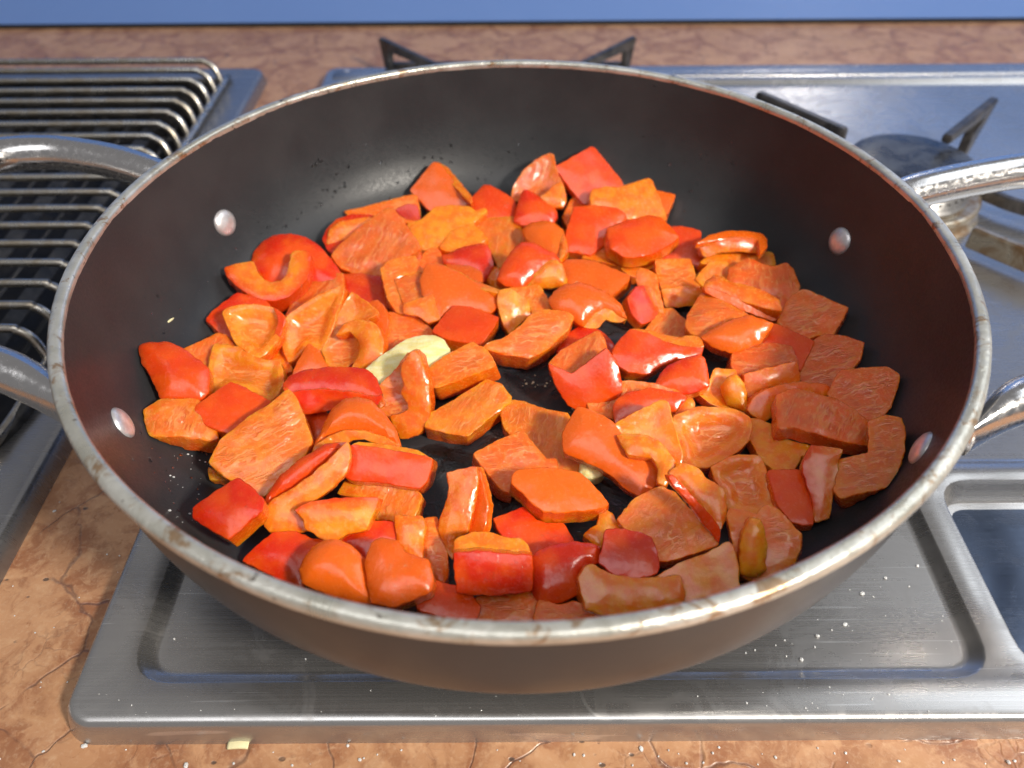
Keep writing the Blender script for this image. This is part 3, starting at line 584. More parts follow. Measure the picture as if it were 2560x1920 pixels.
('A','V',9,-.2,.2,6,0,'r',.2,"440,1025 500,1000 600,955 680,918 730,930 800,1010 700,1100 600,1160 520,1120","striped pink pepper corner behind the left red dome piece",75,[]),
('A','F',5,0,.2,5,0,'r',.4,"960,1085 1100,940 1130,1000 1170,1110 1190,1180 1100,1200 1000,1140","low orange pepper corner beneath the leaf shaped piece",0,[]),
('A','H',15,.1,.5,7,-4,'r',.5,"1510,600 1530,583 1549,610 1532,690 1492,790 1470,880 1432,970 1380,1042 1300,995 1200,1110 1163,1117 1130,1040 1115,950 1127,880 1155,800 1250,730 1370,655","leaf shaped hollow pepper piece pointing up right, left of the folded orange one",0,[]),
('A','V',14,.1,.4,6,-3,'o',.6,"1398,1040 1450,900 1500,790 1600,635 1700,702 1790,775 1700,830 1650,900 1660,1010 1640,1100 1560,1155 1440,1152","folded amber pepper piece with a curling flap, above the long red strip",0,
   [('F',16,.2,.6,5,1,.6,"1490,935 1560,850 1640,828 1730,840 1790,890 1815,980 1810,1060 1780,1120 1700,1157 1600,1162 1645,1090 1663,1020 1650,960 1590,905",'cut_edge'),('S',13,.2,.4,4,1,.5,"1720,712 1780,688 1845,768 1850,870 1822,965 1795,890 1735,838 1650,825 1790,775",'skin_side')]),
('A','H',18,-.1,.4,7,-4,'r',.6,"708,770 760,735 860,721 960,722 1060,745 1120,790 1139,830 1125,880 1090,960 1040,1030 960,1090 890,1062 830,1010 795,990 770,930 735,850","cup shaped pepper piece with hollow facing up, below the C shaped slice",0,
   [('S',18.3,.3,.8,2,0,.3,"1060,745 1120,790 1139,830 1125,880 1090,960 1040,1030 960,1090 1010,1010 1070,920 1095,850 1090,800",'skin_side')]),
('A','S',16,-.2,.4,8,5,'r',.4,"132,1005 180,988 300,982 370,995 440,1030 500,1080 560,1120 610,1165 612,1250 610,1330 560,1385 400,1385 285,1380 240,1270 200,1190 150,1120","smooth red domed pepper piece farthest left in the pan, with a pointed tip",0,[]),
('A','H',13,-.05,.25,8,-3,'R',.9,"650,995 740,998 830,1020 860,1050 970,1100 1040,1110 1100,1098 1115,1150 1130,1260 1090,1340 1040,1390 940,1350 860,1300 740,1285 610,1350 605,1200 625,1080","large pepper piece with wet ragged inner membrane beside the left red dome",0,[]),
('A','S',11,0,.5,6,1,'o',.4,"1188,1210 1240,1100 1302,990 1370,1040 1438,1160 1330,1200 1240,1215","small triangular orange pepper tip behind the long red strip",0,[]),
('D','V',11,-.3,.2,8,1,'o',.6,"168,205 285,130 540,130 620,250 680,400 640,415 400,385 180,385","veined amber pepper slab at the left edge under the flat brownish red square",85,[]),
('A','S',21,-.05,.35,8,2,'R',.6,"1128,1270 1180,1210 1280,1175 1440,1155 1640,1158 1715,1178 1765,1225 1812,1350 1770,1368 1600,1335 1400,1312 1260,1322 1170,1335 1125,1300","long deep red pepper strip lying across the left middle",0,
   [('S',19,0,1.5,4,0,.5,"1126,1300 1170,1335 1260,1322 1400,1312 1600,1335 1770,1368 1812,1352 1770,1420 1735,1442 1560,1402 1470,1448 1380,1462 1268,1484 1200,1400",'skin_side')]),
('D','S',16,-.1,.25,9,1.5,'r',.5,"468,220 620,110 765,10 900,75 1048,152 960,240 880,300 770,375 600,310","flat brownish red pepper square resting above the amber slab at left",0,[]),
('D','S',9,0,.3,6,2,'R',.2,"1252,250 1380,205 1450,240 1440,330 1360,430 1330,450 1290,340","wet dark red scrap in the gap under the long red strip",0,[]),
('B','F',15,0,.25,7,1.5,'G',.5,"35,1612 130,1530 240,1458 330,1400 440,1376 520,1378 580,1410 614,1470 625,1505 560,1550 500,1580 430,1659 330,1700 200,1740 110,1700","large pale yellow garlic clove half under the hook shaped slice",0,[]),
('B','V',17,.15,.3,10,0,'o',.5,"438,1657 500,1575 620,1500 770,1424 850,1462 900,1510 940,1582 800,1640 650,1695 520,1740 455,1700","veined pepper slab with a wet shiny end leaning on the garlic clove",12,[]),
('E','V',11,0,.2,8,.5,'o',1,"445,458 490,365 620,295 750,210 880,130 980,168 1046,250 1040,285 900,390 742,520 600,500","amber yellow pepper square with a streaked top edge, lowest flat piece beside the oily centre",60,[]),
('A','V',14,0,.5,5,-1,'o',.5,"1770,1420 1812,1350 1795,1280 1900,1180 1990,1060 2020,1060 1990,1200 1990,1350 2000,1450 1960,1500 1880,1520","hook shaped orange pepper slice standing up in front of the garlic clove",5,
   [('E',17,.1,1.1,7,.8,.5,"1990,1080 2010,1048 2040,1050 2078,1085 2100,1170 2130,1260 2140,1400 2130,1520 2070,1612 1990,1645 1942,1648 1900,1570 1870,1498 1955,1478 1995,1450 1995,1405 1945,1330 1967,1280 1945,1200 1955,1130",'cut_edge')]),
('C','E',15,0,.9,8,1,'o',.6,"1020,1455 1055,1375 1150,1310 1250,1283 1400,1260 1560,1280 1610,1315 1560,1355 1440,1345 1330,1330 1240,1390 1215,1480 1140,1532 1060,1492","dull orange arch of pepper behind the big veined red slab at right",0,[],[1,2,3,4,5]),
('C','F',12,.1,.4,7,-2,'o',.8,"680,1332 750,1260 800,1163 860,1172 930,1170 945,1220 1000,1280 1010,1350 1026,1478 940,1452 840,1427 760,1400","amber pepper piece with a raised pointed ridge, right of the small red wedge",0,
   [('F',14,.5,1.0,4,2,.9,"835,1290 870,1240 930,1205 990,1270 1006,1335 1022,1470 960,1440 880,1410 850,1350",'inner_face')]),
('C','F',16,0,1.1,6,.8,'r',.3,"1000,1213 1050,1192 1200,1155 1365,1118 1380,1200 1378,1258 1250,1282 1130,1322 1060,1367 1015,1362","bumpy wet glistening pepper strip standing on edge in front of the deep red slab",0,[]),
('C','F',8,0,.3,5,1,'o',.6,"470,1450 590,1340 620,1345 656,1410 640,1450 510,1500","small orange corner peeking out under the folded veined piece right of centre",0,[]),
('C','S',17,-.1,.5,7,3,'r',.5,"85,1060 120,990 210,893 340,925 460,985 580,1015 718,1012 700,1072 560,1092 430,1142 330,1202 200,1188 130,1150","long boat shaped red orange pepper piece by the dark gap right of centre",0,
   [('F',17.5,0,.05,4,0,.5,"208,893 230,888 330,898 480,938 565,952 600,933 692,945 719,1012 600,1018 460,990 340,930",'cut_edge')]),
('C','S',18,.2,.5,7,3,'R',.6,"375,1290 420,1200 480,1140 600,1090 690,1068 725,1100 757,1272 735,1295 620,1337 540,1340 400,1320","small shiny red wedge with orange underside overlapping the boat shaped piece",0,[]),
('E','V',14,.1,.3,7,-1,'r',.3,"1538,212 1640,178 1750,160 1860,140 2030,162 2200,215 2150,300 1900,400 1750,400 1600,360","veined pepper piece under a folded orange flap, above the split orange chunk",70,
   [('S',16.5,.1,.5,4,2,.6,"1750,320 1790,265 1860,225 2000,195 2212,228 2260,260 2180,350 2050,340 1900,400 1765,440",'skin_side')]),
('E','V',8,.1,.2,8,0,'o',.8,"975,380 980,290 1050,277 1120,285 1250,330 1430,368 1455,410 1412,480 1395,560 1410,640 1520,680 1525,775 1370,760 1300,720 1200,620 1120,500 1030,512 985,440","flat amber veined pepper slab right of the oily bare centre",75,[]),
('F','V',10,.4,.2,8,0,'o',.5,"1620,905 1640,780 1650,690 1860,640 1860,420 1980,378 2085,400 2108,500 2095,650 2042,830 1990,872 1850,905 1660,952","large plain brown orange pepper slab by the lower right rivet",0,[]),
('F','F',9,.1,.2,6,0,'o',.7,"1030,400 1100,410 1200,450 1240,530 1330,562 1455,590 1440,660 1392,655 1345,755 1200,757 1140,702 1090,640 1040,550","amber pepper strip between the hollow round piece and the big veined slab",0,[]),
('F','V',18,.1,.25,8,.5,'r',.1,"1222,240 1340,195 1450,220 1640,270 1780,355 1855,430 1887,560 1882,590 1700,562 1500,505 1350,465 1232,470","biggest veined red pepper slab on the right side, lying on top",60,[]),
('F','H',14,.05,.3,8,-4,'R',.6,"505,400 560,365 680,323 860,328 960,350 1040,400 1052,470 1032,550 960,620 850,690 740,742 640,737 570,715 560,600 520,500","round pepper piece with a reddish hollow in its middle, right of the split chunk",0,[]),
('F','H',13,.1,.3,8,-3,'r',.5,"770,742 890,670 960,658 1090,660 1130,700 1180,860 1218,1000 1110,1065 880,1032 860,900 800,830","pepper chunk with wet pink membrane and pale left side below the round hollow piece",0,[]),
('F','S',12,.1,.3,7,1,'r',.2,"1163,765 1280,758 1390,760 1415,810 1460,930 1478,1100 1472,1132 1400,1137 1330,1120 1230,1000 1190,870","plain dull red pepper rectangle left of the upright strip at lower right",0,[]),
('F','E',15,.3,.6,7,1,'r',.5,"1400,720 1460,590 1680,620 1645,690 1640,800 1600,970 1582,1090 1490,1117 1476,1000 1440,880 1405,780","upright strip of pepper below the biggest veined red slab",0,[],[0,1,10,9,8]),
('E','F',9,0,.3,7,2,'G',.8,"1518,775 1525,695 1590,690 1690,780 1640,808 1560,815","small cream garlic clove tip under the split orange chunk",0,[]),
('F','F',20,.15,.6,6,-2,'o',.7,"90,450 250,360 430,277 470,290 500,420 540,550 566,650 560,710 500,790 450,872 400,850 410,750 370,680 200,655 120,560","folded orange pepper triangle with a creased flap, joining the split chunk on its right",0,
   [('F',22,.1,.3,3,1,.9,"110,520 200,510 320,520 420,570 520,700 500,790 450,870 400,850 408,740 360,670 200,655",'cut_edge')]),
('E','S',19,.1,.5,8,3,'o',.6,"1395,520 1440,430 1500,325 1560,335 1680,388 1760,440 1800,510 1860,600 1890,668 1960,655 2060,740 2067,800 2052,862 1940,945 1840,890 1760,812 1690,762 1650,740 1520,682 1408,632","long orange pepper chunk with red skin and a pink glint, right of the amber slabs",0,[]),
('E','V',13,-.1,.25,9,0,'o',.3,"783,648 950,560 1115,490 1140,510 1200,580 1290,685 1352,685 1370,750 1250,770 1080,800 1050,920 960,880 880,780","veined pepper square with strong pale net lines, in the lower middle",5,[]),
('E','S',19,0,.3,9,1.5,'o',.7,"1048,850 1060,780 1100,758 1300,748 1500,775 1535,790 1620,880 1717,990 1700,1010 1600,1035 1400,1050 1270,1045 1190,985 1110,900","wet orange skinned pepper slab overlapping the netted square, lower middle",0,[]),
('D','F',4,0,.2,4,0,'o',1,"610,600 740,690 700,690 622,685","tiny amber pepper bit peeping out at the left below the brightly netted piece",0,[]),
('D','V',20,-.1,.4,9,1,'o',.7,"612,568 690,410 780,350 880,262 1030,170 1165,58 1212,120 1265,240 1300,345 1327,425 1250,555 1100,700 1000,805 900,765 740,672","large netted pepper piece with glistening pale veins and a sharp top corner, at left",30,[]),
('D','S',19,0,.3,8,2,'R',.4,"498,882 650,780 810,673 900,740 987,820 978,900 850,1010 745,1100 620,1020 505,950","dark red wet pepper cube nearest the lower left wall",0,[]),
('D','V',12,.1,.3,7,-1,'o',.7,"1505,780 1550,700 1640,693 1800,710 1990,708 2083,800 2037,942 1900,972 1760,952 1780,830 1600,800","pink and amber pepper piece with shiny ribs under the red brick shaped slab",75,[]),
('D','S',22,0,.5,7,5,'o',.5,"1340,465 1400,330 1470,200 1540,140 1640,118 1740,150 1830,230 1900,350 1940,462 1830,410 1700,362 1560,350 1430,402","orange red pepper bridge arching over a dark hole, left of the bare patch",0,
   [('F',21,0,1.0,4,0,.7,"1318,540 1340,465 1430,402 1560,347 1700,357 1830,402 1940,465 1870,464 1760,432 1690,405 1600,412 1570,437 1420,460",'cut_edge')]),
('D','S',21,0,.6,9,1,'r',.4,"1555,670 1570,550 1600,450 1740,465 1850,482 2000,510 2162,545 2120,700 2072,750 2010,742 1800,702 1600,692","bright red orange brick shaped pepper slab in the left centre front",0,
   [('F',21.3,0,.05,3,0,.8,"1600,447 1650,426 1760,440 1850,448 2060,485 2095,510 2165,545 2000,512 1850,485 1740,468",'cut_edge')]),
('E','V',10,0,.3,7,1,'r',.2,"430,1100 530,1085 560,1190 605,1340 602,1500 570,1565 500,1540 480,1400 430,1370 425,1240","shaded reddish pepper slice behind the flesh piece left of the upright orange one",0,[]),
('E','F',18,.1,.7,6,1,'o',.5,"600,780 700,755 808,737 815,850 800,950 770,1080 740,1190 650,1225 640,1385 600,1322 560,1222 538,1172 560,1080 600,980 620,860","upright orange pepper slice with red right side, alone by the bare patch in front",0,
   [('S',17.5,.8,.6,3,.8,.2,"808,735 835,820 862,930 877,1000 862,1150 840,1195 738,1192 770,1080 800,950 815,850",'skin_side')]),
('E','S',9,0,.2,6,1,'R',.1,"918,1095 1030,1055 1130,1018 1220,1110 1290,1130 1405,1130 1480,1257 1330,1300 1180,1360 1120,1260 1000,1240 960,1180","muted red pepper piece lying low behind the big red front square",0,[]),
('E','F',11,0,.3,6,1,'o',.9,"1543,1212 1600,1165 1640,1140 1660,1040 1700,1033 1755,1080 1800,1172 1710,1200 1670,1300","small amber pepper corner between the wet orange slab and the dark red cube",0,[]),
('F','V',15,.1,.35,9,0,'r',.6,"120,1100 190,1020 250,950 420,872 520,920 600,1010 700,1120 822,1268 740,1302 620,1340 500,1382 400,1390 350,1250 180,1170","large orange and pink pepper chunk with a veined upper right side, lower right",45,[]),
('F','F',20,.2,.5,7,1,'r',.6,"475,780 560,714 680,748 730,820 850,890 868,960 870,1080 830,1180 780,1100 700,1010 590,900","red pepper wedge with a jagged pale cut edge, leaning down right of the folded triangle",0,
   [('S',24,-.2,1.0,4,1,.2,"472,800 500,800 600,905 700,1010 780,1095 830,1180 822,1262 740,1150 640,1010 520,880",'skin_side')]),
('F','V',15,.3,.4,7,1,'R',.4,"880,1060 900,1028 1000,1040 1090,1070 1130,1008 1160,998 1240,1040 1290,1100 1392,1200 1382,1300 1340,1400 1200,1492 1080,1530 980,1500 950,1430 920,1260","translucent brownish pepper piece with a ragged top, nearest the lower right wall",0,
   [('F',17,.1,.9,4,2,.9,"975,1300 1000,1180 1050,1095 1110,1108 1135,1180 1152,1300 1135,1400 1150,1450 1080,1500 972,1480",'inner_face')]),
('D','S',21,-.1,.6,8,3,'r',.6,"975,920 1020,800 1110,665 1250,550 1420,448 1570,428 1480,530 1330,650 1200,750 1070,830 1000,960","curled red pepper wedge with pale rolled inner side, left front",0,
   [('F',20,-.1,.7,5,1,.6,"1570,430 1592,520 1567,640 1500,702 1430,770 1300,862 1212,890 1285,1000 1290,1045 1180,1047 1050,1062 1000,1010 978,920 1050,835 1180,760 1320,660 1440,560",'inner_face')]),
('D','S',10,0,.3,7,2,'R',.2,"845,1250 950,1140 1060,1058 1200,1043 1330,1100 1420,1110 1380,1200 1300,1300 1260,1430 1150,1390","dark red pepper piece against the front wall at lower left",0,[]),
('D','E',20,0,.6,7,1,'r',.8,"1210,900 1300,850 1450,828 1600,818 1792,815 1770,880 1702,1030 1560,1062 1475,1110 1420,1108 1280,1022 1272,960","orange pepper half round with a red upper rim, in front of the curled wedge",0,[],[0,1,2,3,4]),
('D','S',13,0,.3,7,2,'R',.1,"1498,1100 1620,1040 1740,975 1900,985 1912,1105 1800,1160 1690,1240 1600,1160","smooth deep red pepper piece tucked behind two orange ones in front",0,[]),
('D','F',15,0,.4,7,1,'r',.4,"1897,942 2000,938 2085,945 2112,1010 2095,1100 2090,1240 1990,1200 1920,1130 1910,1030","orange pink pepper piece with an oily lower edge above the wet orange front piece",0,[]),
('D','S',17,0,.3,8,5,'o',.8,"1238,1310 1270,1240 1330,1160 1410,1110 1500,1103 1600,1150 1690,1240 1722,1400 1765,1545 1600,1530 1400,1460 1260,1395","rounded orange pepper end with a dull pink right side, at the front left rim",0,[]),
('E','S',10,0,.2,6,1,'r',.1,"380,1659 440,1560 520,1530 650,1560 760,1620 830,1700 800,1790 600,1790 400,1720","low dark red pepper piece at the rim left of the big red front square",0,[]),
('D','S',21,0,.35,9,3,'o',.7,"1698,1240 1740,1130 1780,1093 1920,1110 1960,1190 2050,1225 2130,1242 2162,1395 2150,1452 2040,1510 1900,1568 1740,1540 1712,1400","wet orange pepper piece with two white glints at the front rim",0,[]),
('E','S',14,0,.4,8,5,'R',.3,"1185,1370 1230,1320 1330,1278 1460,1258 1600,1268 1655,1290 1645,1400 1562,1432 1530,1500 1545,1600 1400,1665 1250,1700 1190,1600","dark red domed pepper piece right of the big red front square",0,[]),
('E','S',18,.05,.4,9,1,'R',.6,"1650,1400 1680,1300 1700,1173 1800,1168 1950,1200 2015,1232 2065,1400 2052,1472 1900,1512 1760,1482","shaded deep red pepper cube at the lower right of the heap",0,[]),
('E','S',20,0,.9,9,1,'R',.7,"650,1340 800,1322 1000,1342 1187,1358 1187,1592 1100,1605 900,1628 670,1602","big red pepper square facing forward at the front, with a pale peach top edge",0,
   [('F',21,0,.1,5,.3,.6,"650,1338 655,1240 770,1193 900,1190 1000,1228 1110,1233 1145,1260 1187,1360 1000,1346 800,1328",'cut_edge')]),
('F','F',13,.2,.4,8,0,'o',.8,"330,1530 560,1402 720,1350 892,1253 925,1300 955,1450 960,1580 850,1620 650,1665 450,1659","brown amber pepper slab against the front wall, right of the pale curved strip",0,[]),
('G','F',15,0,.5,8,1,'o',.8,"1650,100 1690,40 1725,22 1790,60 1850,90 2000,105 2110,100 2212,85 2240,200 2212,260 1950,300 1785,302 1690,270","pale amber curved pepper strip along the front rim, right of the dark red dome",0,[]),
('G','V',8,0,.2,7,0,'r',.3,"1065,330 1080,215 1110,195 1250,185 1422,173 1430,330 1300,345","striped veined pepper end at the front rim, in front of the big red square",5,[]),
('G','V',6,0,.2,7,0,'r',.2,"1400,330 1430,222 1560,250 1620,230 1740,255 1775,290 1760,345 1600,350","dull veined pepper scrap at the front rim below the dark red dome",10,[]),
]
# ================= the peppers =================
ORG = {'A': (300, 500), 'B': (900, 340), 'C': (1500, 500), 'D': (300, 950), 'E': (900, 900), 'F': (1500, 900), 'G': (700, 1400)}
SKIN = {'R': (.66, .024, .003), 'r': (.78, .060, .003), 'o': (.80, .135, .007), 'G': (.8, .75, .35)}
ZB = np.full((240, 320), 9.0)      # nearest depth along each sight line, one cell per 8 photo pixels
GX, GY = np.meshgrid(np.arange(320)*8+4., np.arange(240)*8+4.)
def to_px(crop, s):
    ox, oy = ORG[crop]; k = 1000/2212 if crop == 'G' else 800/2212
    return np.array([[ox+float(a.split(',')[0])*k, oy+float(a.split(',')[1])*k] for a in s.split()])
def in_poly(X, Y, P):
    c = np.zeros(X.shape, bool); j = len(P)-1
    for i in range(len(P)):
        if True:
            t = (P[i, 1] > Y) != (P[j, 1] > Y); xx = (P[j, 0]-P[i, 0])*(Y-P[i, 1])/(P[j, 1]-P[i, 1]+1e-12)+P[i, 0]
        c ^= t & (X < xx); j = i
    return c
def dirs(P):
    d = (P[:, 0:1]-1280)*RT-(P[:, 1:2]-960)*UP+FPX*FW; return d
def seg_dist(Q, A, B):
    ab = B-A; t = np.clip(((Q-A)@ab)/max(ab@ab, 1e-12), 0, 1); return np.linalg.norm(Q-A-t[:, None]*ab, axis=1)
RAISED = []
def plane_hit(P, c, sx, sy):
    d = dirs(P); n = np.array([-sx, -sy, 1.]); t = ((c-CAM)@n)/(d@n); return CAM+d*t[:, None], t
def patch(crop, kind, z0, sx, sy, t, dome, skin, flesh, poly, va=0, skin_pts=None, parent=None, name='pepper_piece', base=None, raise_by=None):
    px = to_px(crop, poly); cen = px.mean(0)
    z0 = z0*.001
    def centre(h):
        d = ray(*cen); tt = .13
        def hit(t_):
            q = CAM+d*t_; return q[2] <= min(hf(math.hypot(q[0], q[1]))+h, -.004)
        while tt < .8 and not hit(tt): tt += .004
        a, b = tt-.004, tt
        for _ in range(5):
            m_ = (a+b)/2
            if hit(m_): b = m_
            else: a = m_
        return CAM+d*b
    h = z0+(raise_by or 0); up = 0
    inside = in_poly(GX, GY, px)
    cells = np.stack([GX[inside], GY[inside]], 1)
    while True:
        c = centre(h+up); H, _ = plane_hit(px, c, sx, sy)
        r = np.hypot(H[:, 0], H[:, 1]); low = np.array([hf(a) for a in r])-H[:, 2]; ok = low.max() < .0015
        if ok and len(cells) and parent is None:
            Hc, tc = plane_hit(cells, c, sx, sy); dep = tc*FPX
            zb = ZB[inside]; m_ = zb < 5
            if m_.any() and ((dep > zb-.0008) & m_).sum() > .06*len(cells): ok = False
        if ok or up > .011: break
        up += .0006
    if up > .0035 and parent is None: RAISED.append((name, round(up*1000, 1), crop, px.mean(0).astype(int).tolist()))
    if parent is None and len(cells):
        Hc, tc = plane_hit(cells, c, sx, sy); dep = tc*FPX; ZB[inside] = np.minimum(ZB[inside], dep+0)
    n = np.array([-sx, -sy, 1.]); n /= np.linalg.norm(n)
    e1 = np.array([1., 0, 0])-n[0]*n; e1 /= np.linalg.norm(e1); e2 = np.cross(n, e1)
    L = np.stack([(H-c)@e1, (H-c)@e2], 1)
    if np.sum(L[:, 0]*np.roll(L[:, 1], -1)-np.roll(L[:, 0], -1)*L[:, 1]) < 0:
        L = L[::-1].copy()
        if skin_pts: skin_pts = [len(L)-1-i for i in skin_pts]
    # resample the outline
    pts = []; own = []
    rng = random.Random(int(cen[0]*7+cen[1]))
    for i in range(len(L)):
        a, b = L[i], L[(i+1) % len(L)]; k = max(1, int(round(np.linalg.norm(b-a)/.0011)))
        for j in range(k): pts.append(a+(b-a)*j/k); own.append(i)
    B = np.array(pts)
    B = .7*B+.15*(np.roll(B, 1, 0)+np.roll(B, -1, 0))
    N_ = len(B); tan = np.roll(B, -1, 0)-np.roll(B, 1, 0); tan /= np.linalg.norm(tan, axis=1)[:, None]+1e-12; nin = np.stack([-tan[:, 1], tan[:, 0]], 1)
    ph = rng.random()*99
    jit = np.array([noise.noise(Vector((q[0]*420, q[1]*420, ph))) for q in B])*.00035+np.array([noise.noise(Vector((q[0]*1500, q[1]*1500, ph))) for q in B])*.00012
    B = B+nin*(jit[:, None]-.00035)
    bev = .00032
    I = B+nin*bev
    lo, hi = B.min(0), B.max(0); g = .0015
    xs, ys = np.meshgrid(np.arange(lo[0]+g/2, hi[0], g), np.arange(lo[1]+g/2, hi[1], g*.87)); xs = xs+(np.arange(xs.shape[0]) % 2)[:, None]*g/2
    Q = np.stack([xs.ravel(), ys.ravel()], 1); Q = Q[in_poly(Q[:, 0], Q[:, 1], B)]
    def bd(Q):
        dm = np.full(len(Q), 9.)
        for i in range(N_): dm = np.minimum(dm, seg_dist(Q, B[i], B[(i+1) % N_]))
        return dm
    if len(Q): dq = bd(Q); Q = Q[dq > .0011]; dq = dq[dq > .0011]
    else: dq = np.zeros(0)
    V2 = np.vstack([I, Q]) if len(Q) else I
    vo, eo, fo, ov, oe, of = geometry.delaunay_2d_cdt([Vector(p) for p in V2], [(i, (i+1) % N_) for i in range(N_)], [], 1, 1e-7)
    mp = [(o_[0] if o_ else -1) for o_ in ov]
    tri = [[mp[i] for i in f_] for f_ in fo]
    tri = [ids for ids in tri if -1 not in ids and len(set(ids)) == 3]
    cp_ = np.array([V2[ids].mean(0) for ids in tri]); ins = in_poly(cp_[:, 0], cp_[:, 1], B)
    tri = [ids for ids, k_ in zip(tri, ins) if k_]
    D = max(.0035, (dq.max() if len(dq) else .003)); K = len(V2)
    dd = np.concatenate([np.full(N_, bev), dq])
    gfun = 1-(1-np.clip(dd/D, 0, 1))**2
    if kind == 'H': s_ = np.clip((dd/D-.15)/.6, 0, 1); gfun = s_*s_*(3-2*s_)
    if dome > 0 and kind == 'S': dome = dome*.62
    low = np.array([noise.noise(Vector((q[0]*130, q[1]*130, ph)))*.0007+noise.noise(Vector((q[0]*420, q[1]*420, ph+5)))*.00010 for q in V2])
    wr = 1.0 if kind != 'S' else .45
    if kind == 'V':
        a_ = math.radians(va); uu = V2[:, 0]*math.cos(a_)+V2[:, 1]*math.sin(a_); vv_ = -V2[:, 0]*math.sin(a_)+V2[:, 1]*math.cos(a_)
        low = low+np.array([noise.noise(Vector((u*160, w_*620, ph)))*.00035 for u, w_ in zip(uu, vv_)])
    ht = gfun*dome*.001+low*wr*np.clip(dd/.002, 0, 1)
    T = t*.00115
    P3 = lambda q, hgt: c+q[:, 0:1]*e1+q[:, 1:2]*e2+np.asarray(hgt)[:, None]*n
    rows = [P3(V2, ht)]; top_n = K
    rings_ = []; dl = []
    levels = [.00, .10, .32, .62, .90]
    flare = rng.uniform(-.06, .10)*T
    for li, lv in enumerate(levels):
        off = 0 if li else -0
        j2 = np.array([noise.noise(Vector((q[0]*700, q[1]*700, ph+lv*7))) for q in B])*.00022
        q = B-nin*(flare*lv+j2)[:, None]
        hh = -(bev*.8+lv*(T-bev*1.6))
        rings_.append(P3(q, np.full(N_, hh)))
    bot = P3(V2-0, ht-T)
    verts = np.vstack(rows+rings_+[bot])
    r_ = np.hypot(verts[:, 0], verts[:, 1])
    for i in range(len(verts)):
        zf = hf(min(r_[i], .1))+.0003
        if verts[i, 2] < zf: verts[i, 2] = zf
        if verts[i, 2] < -.001:
            rm = rin(verts[i, 2])-.0004
            if r_[i] > rm: verts[i, :2] *= rm/r_[i]
    faces = [tuple(f_) for f_ in tri]; R = len(levels)
    def quad(a, b):
        for i in range(N_): faces.append((a+i, b+i, b+(i+1) % N_, a+(i+1) % N_))
    quad(0, K)
    for k in range(R-1): quad(K+k*N_, K+(k+1)*N_)
    quad(K+(R-1)*N_, K+R*N_)
    faces += [tuple(K+R*N_+i for i in f_[::-1]) for f_ in tri]
    # fix the winding of the walls and top
    f0 = faces[0]; nn = np.cross(verts[f0[1]]-verts[f0[0]], verts[f0[2]]-verts[f0[0]])
    # depth and membrane attributes
    if skin_pts:
        sp = sorted(skin_pts); segs = [(sp[i], sp[i+1]) for i in range(len(sp)-1) if sp[i+1]-sp[i] == 1]
        if 0 in sp and len(L)-1 in sp: segs.append((len(L)-1, 0))
        def sd(Q):
            m_ = np.full(len(Q), 9.)
            for a, b in segs: m_ = np.minimum(m_, seg_dist(Q, L[a], L[b]))
            return np.clip((m_-.0004)/.006, 0, 1)
        dt = sd(V2); ds = sd(B); depth = np.concatenate([dt]+[ds]*R+[dt]); mem = np.zeros(len(verts))
    else:
        if kind == 'S': a, b = 0, 1
        elif kind == 'V': a, b = 1, 0.
        elif kind in 'FH': a, b = .8, .05
        else: a, b = .6, .2
        mid = [a+(b-a)*(.06+.88*lv/.9) for lv in levels]
        if kind == 'S': mid[0] = .0; mid[1] = .16
        depth = np.concatenate([np.full(K, a)]+[np.full(N_, x) for x in mid]+[np.full(K, b)])
        mm = np.clip((dd-.0008)/.0024, 0, 1) if kind == 'V' else np.zeros(K)
        if kind == 'H': mm = np.clip((dd/D-.35)/.3, 0, 1)
        mem = np.concatenate([mm, np.zeros(N_*R), np.zeros(K)])
    a_ = math.radians(va); lu = np.concatenate([V2[:, 0]]+[B[:, 0]]*R+[V2[:, 0]]); lv_ = np.concatenate([V2[:, 1]]+[B[:, 1]]*R+[V2[:, 1]])
    lw = (verts-c)@n
    loc = np.stack([(lu*math.cos(a_)+lv_*math.sin(a_))*1000, (-lu*math.sin(a_)+lv_*math.cos(a_))*1000, lw*1000], 1)
    o0 = np.array(base) if base is not None else verts.mean(0)
    garlic = skin == 'G'
    bm = bmesh.new(); vs = [bm.verts.new(tuple(p-o0)) for p in verts]
    for f_ in faces:
        try: bm.faces.new([vs[i] for i in f_])
        except ValueError: pass
    me = bpy.data.meshes.new(name); bmesh.ops.recalc_face_normals(bm, faces=bm.faces); bm.to_mesh(me); bm.free()
    me.polygons.foreach_set('use_smooth', [True]*len(me.polygons)); me.set_sharp_from_angle(angle=math.radians(28))
    for nm, arr, ty in (('depth', depth, 'FLOAT'), ('mem', mem, 'FLOAT')):
        at_ = me.attributes.new(nm, ty, 'POINT'); at_.data.foreach_set('value', arr.astype(np.float32))
    at_ = me.attributes.new('loc', 'FLOAT_VECTOR', 'POINT'); at_.data.foreach_set('vector', loc.astype(np.float32).ravel())
    me.materials.append(M_gar if garlic else M_pep)
    o = bpy.data.objects.new(name, me); C.objects.link(o); o.color = (*SKIN[skin], flesh)
    if parent: o.parent = parent
    else: o.location = o0
    return o, o0, up
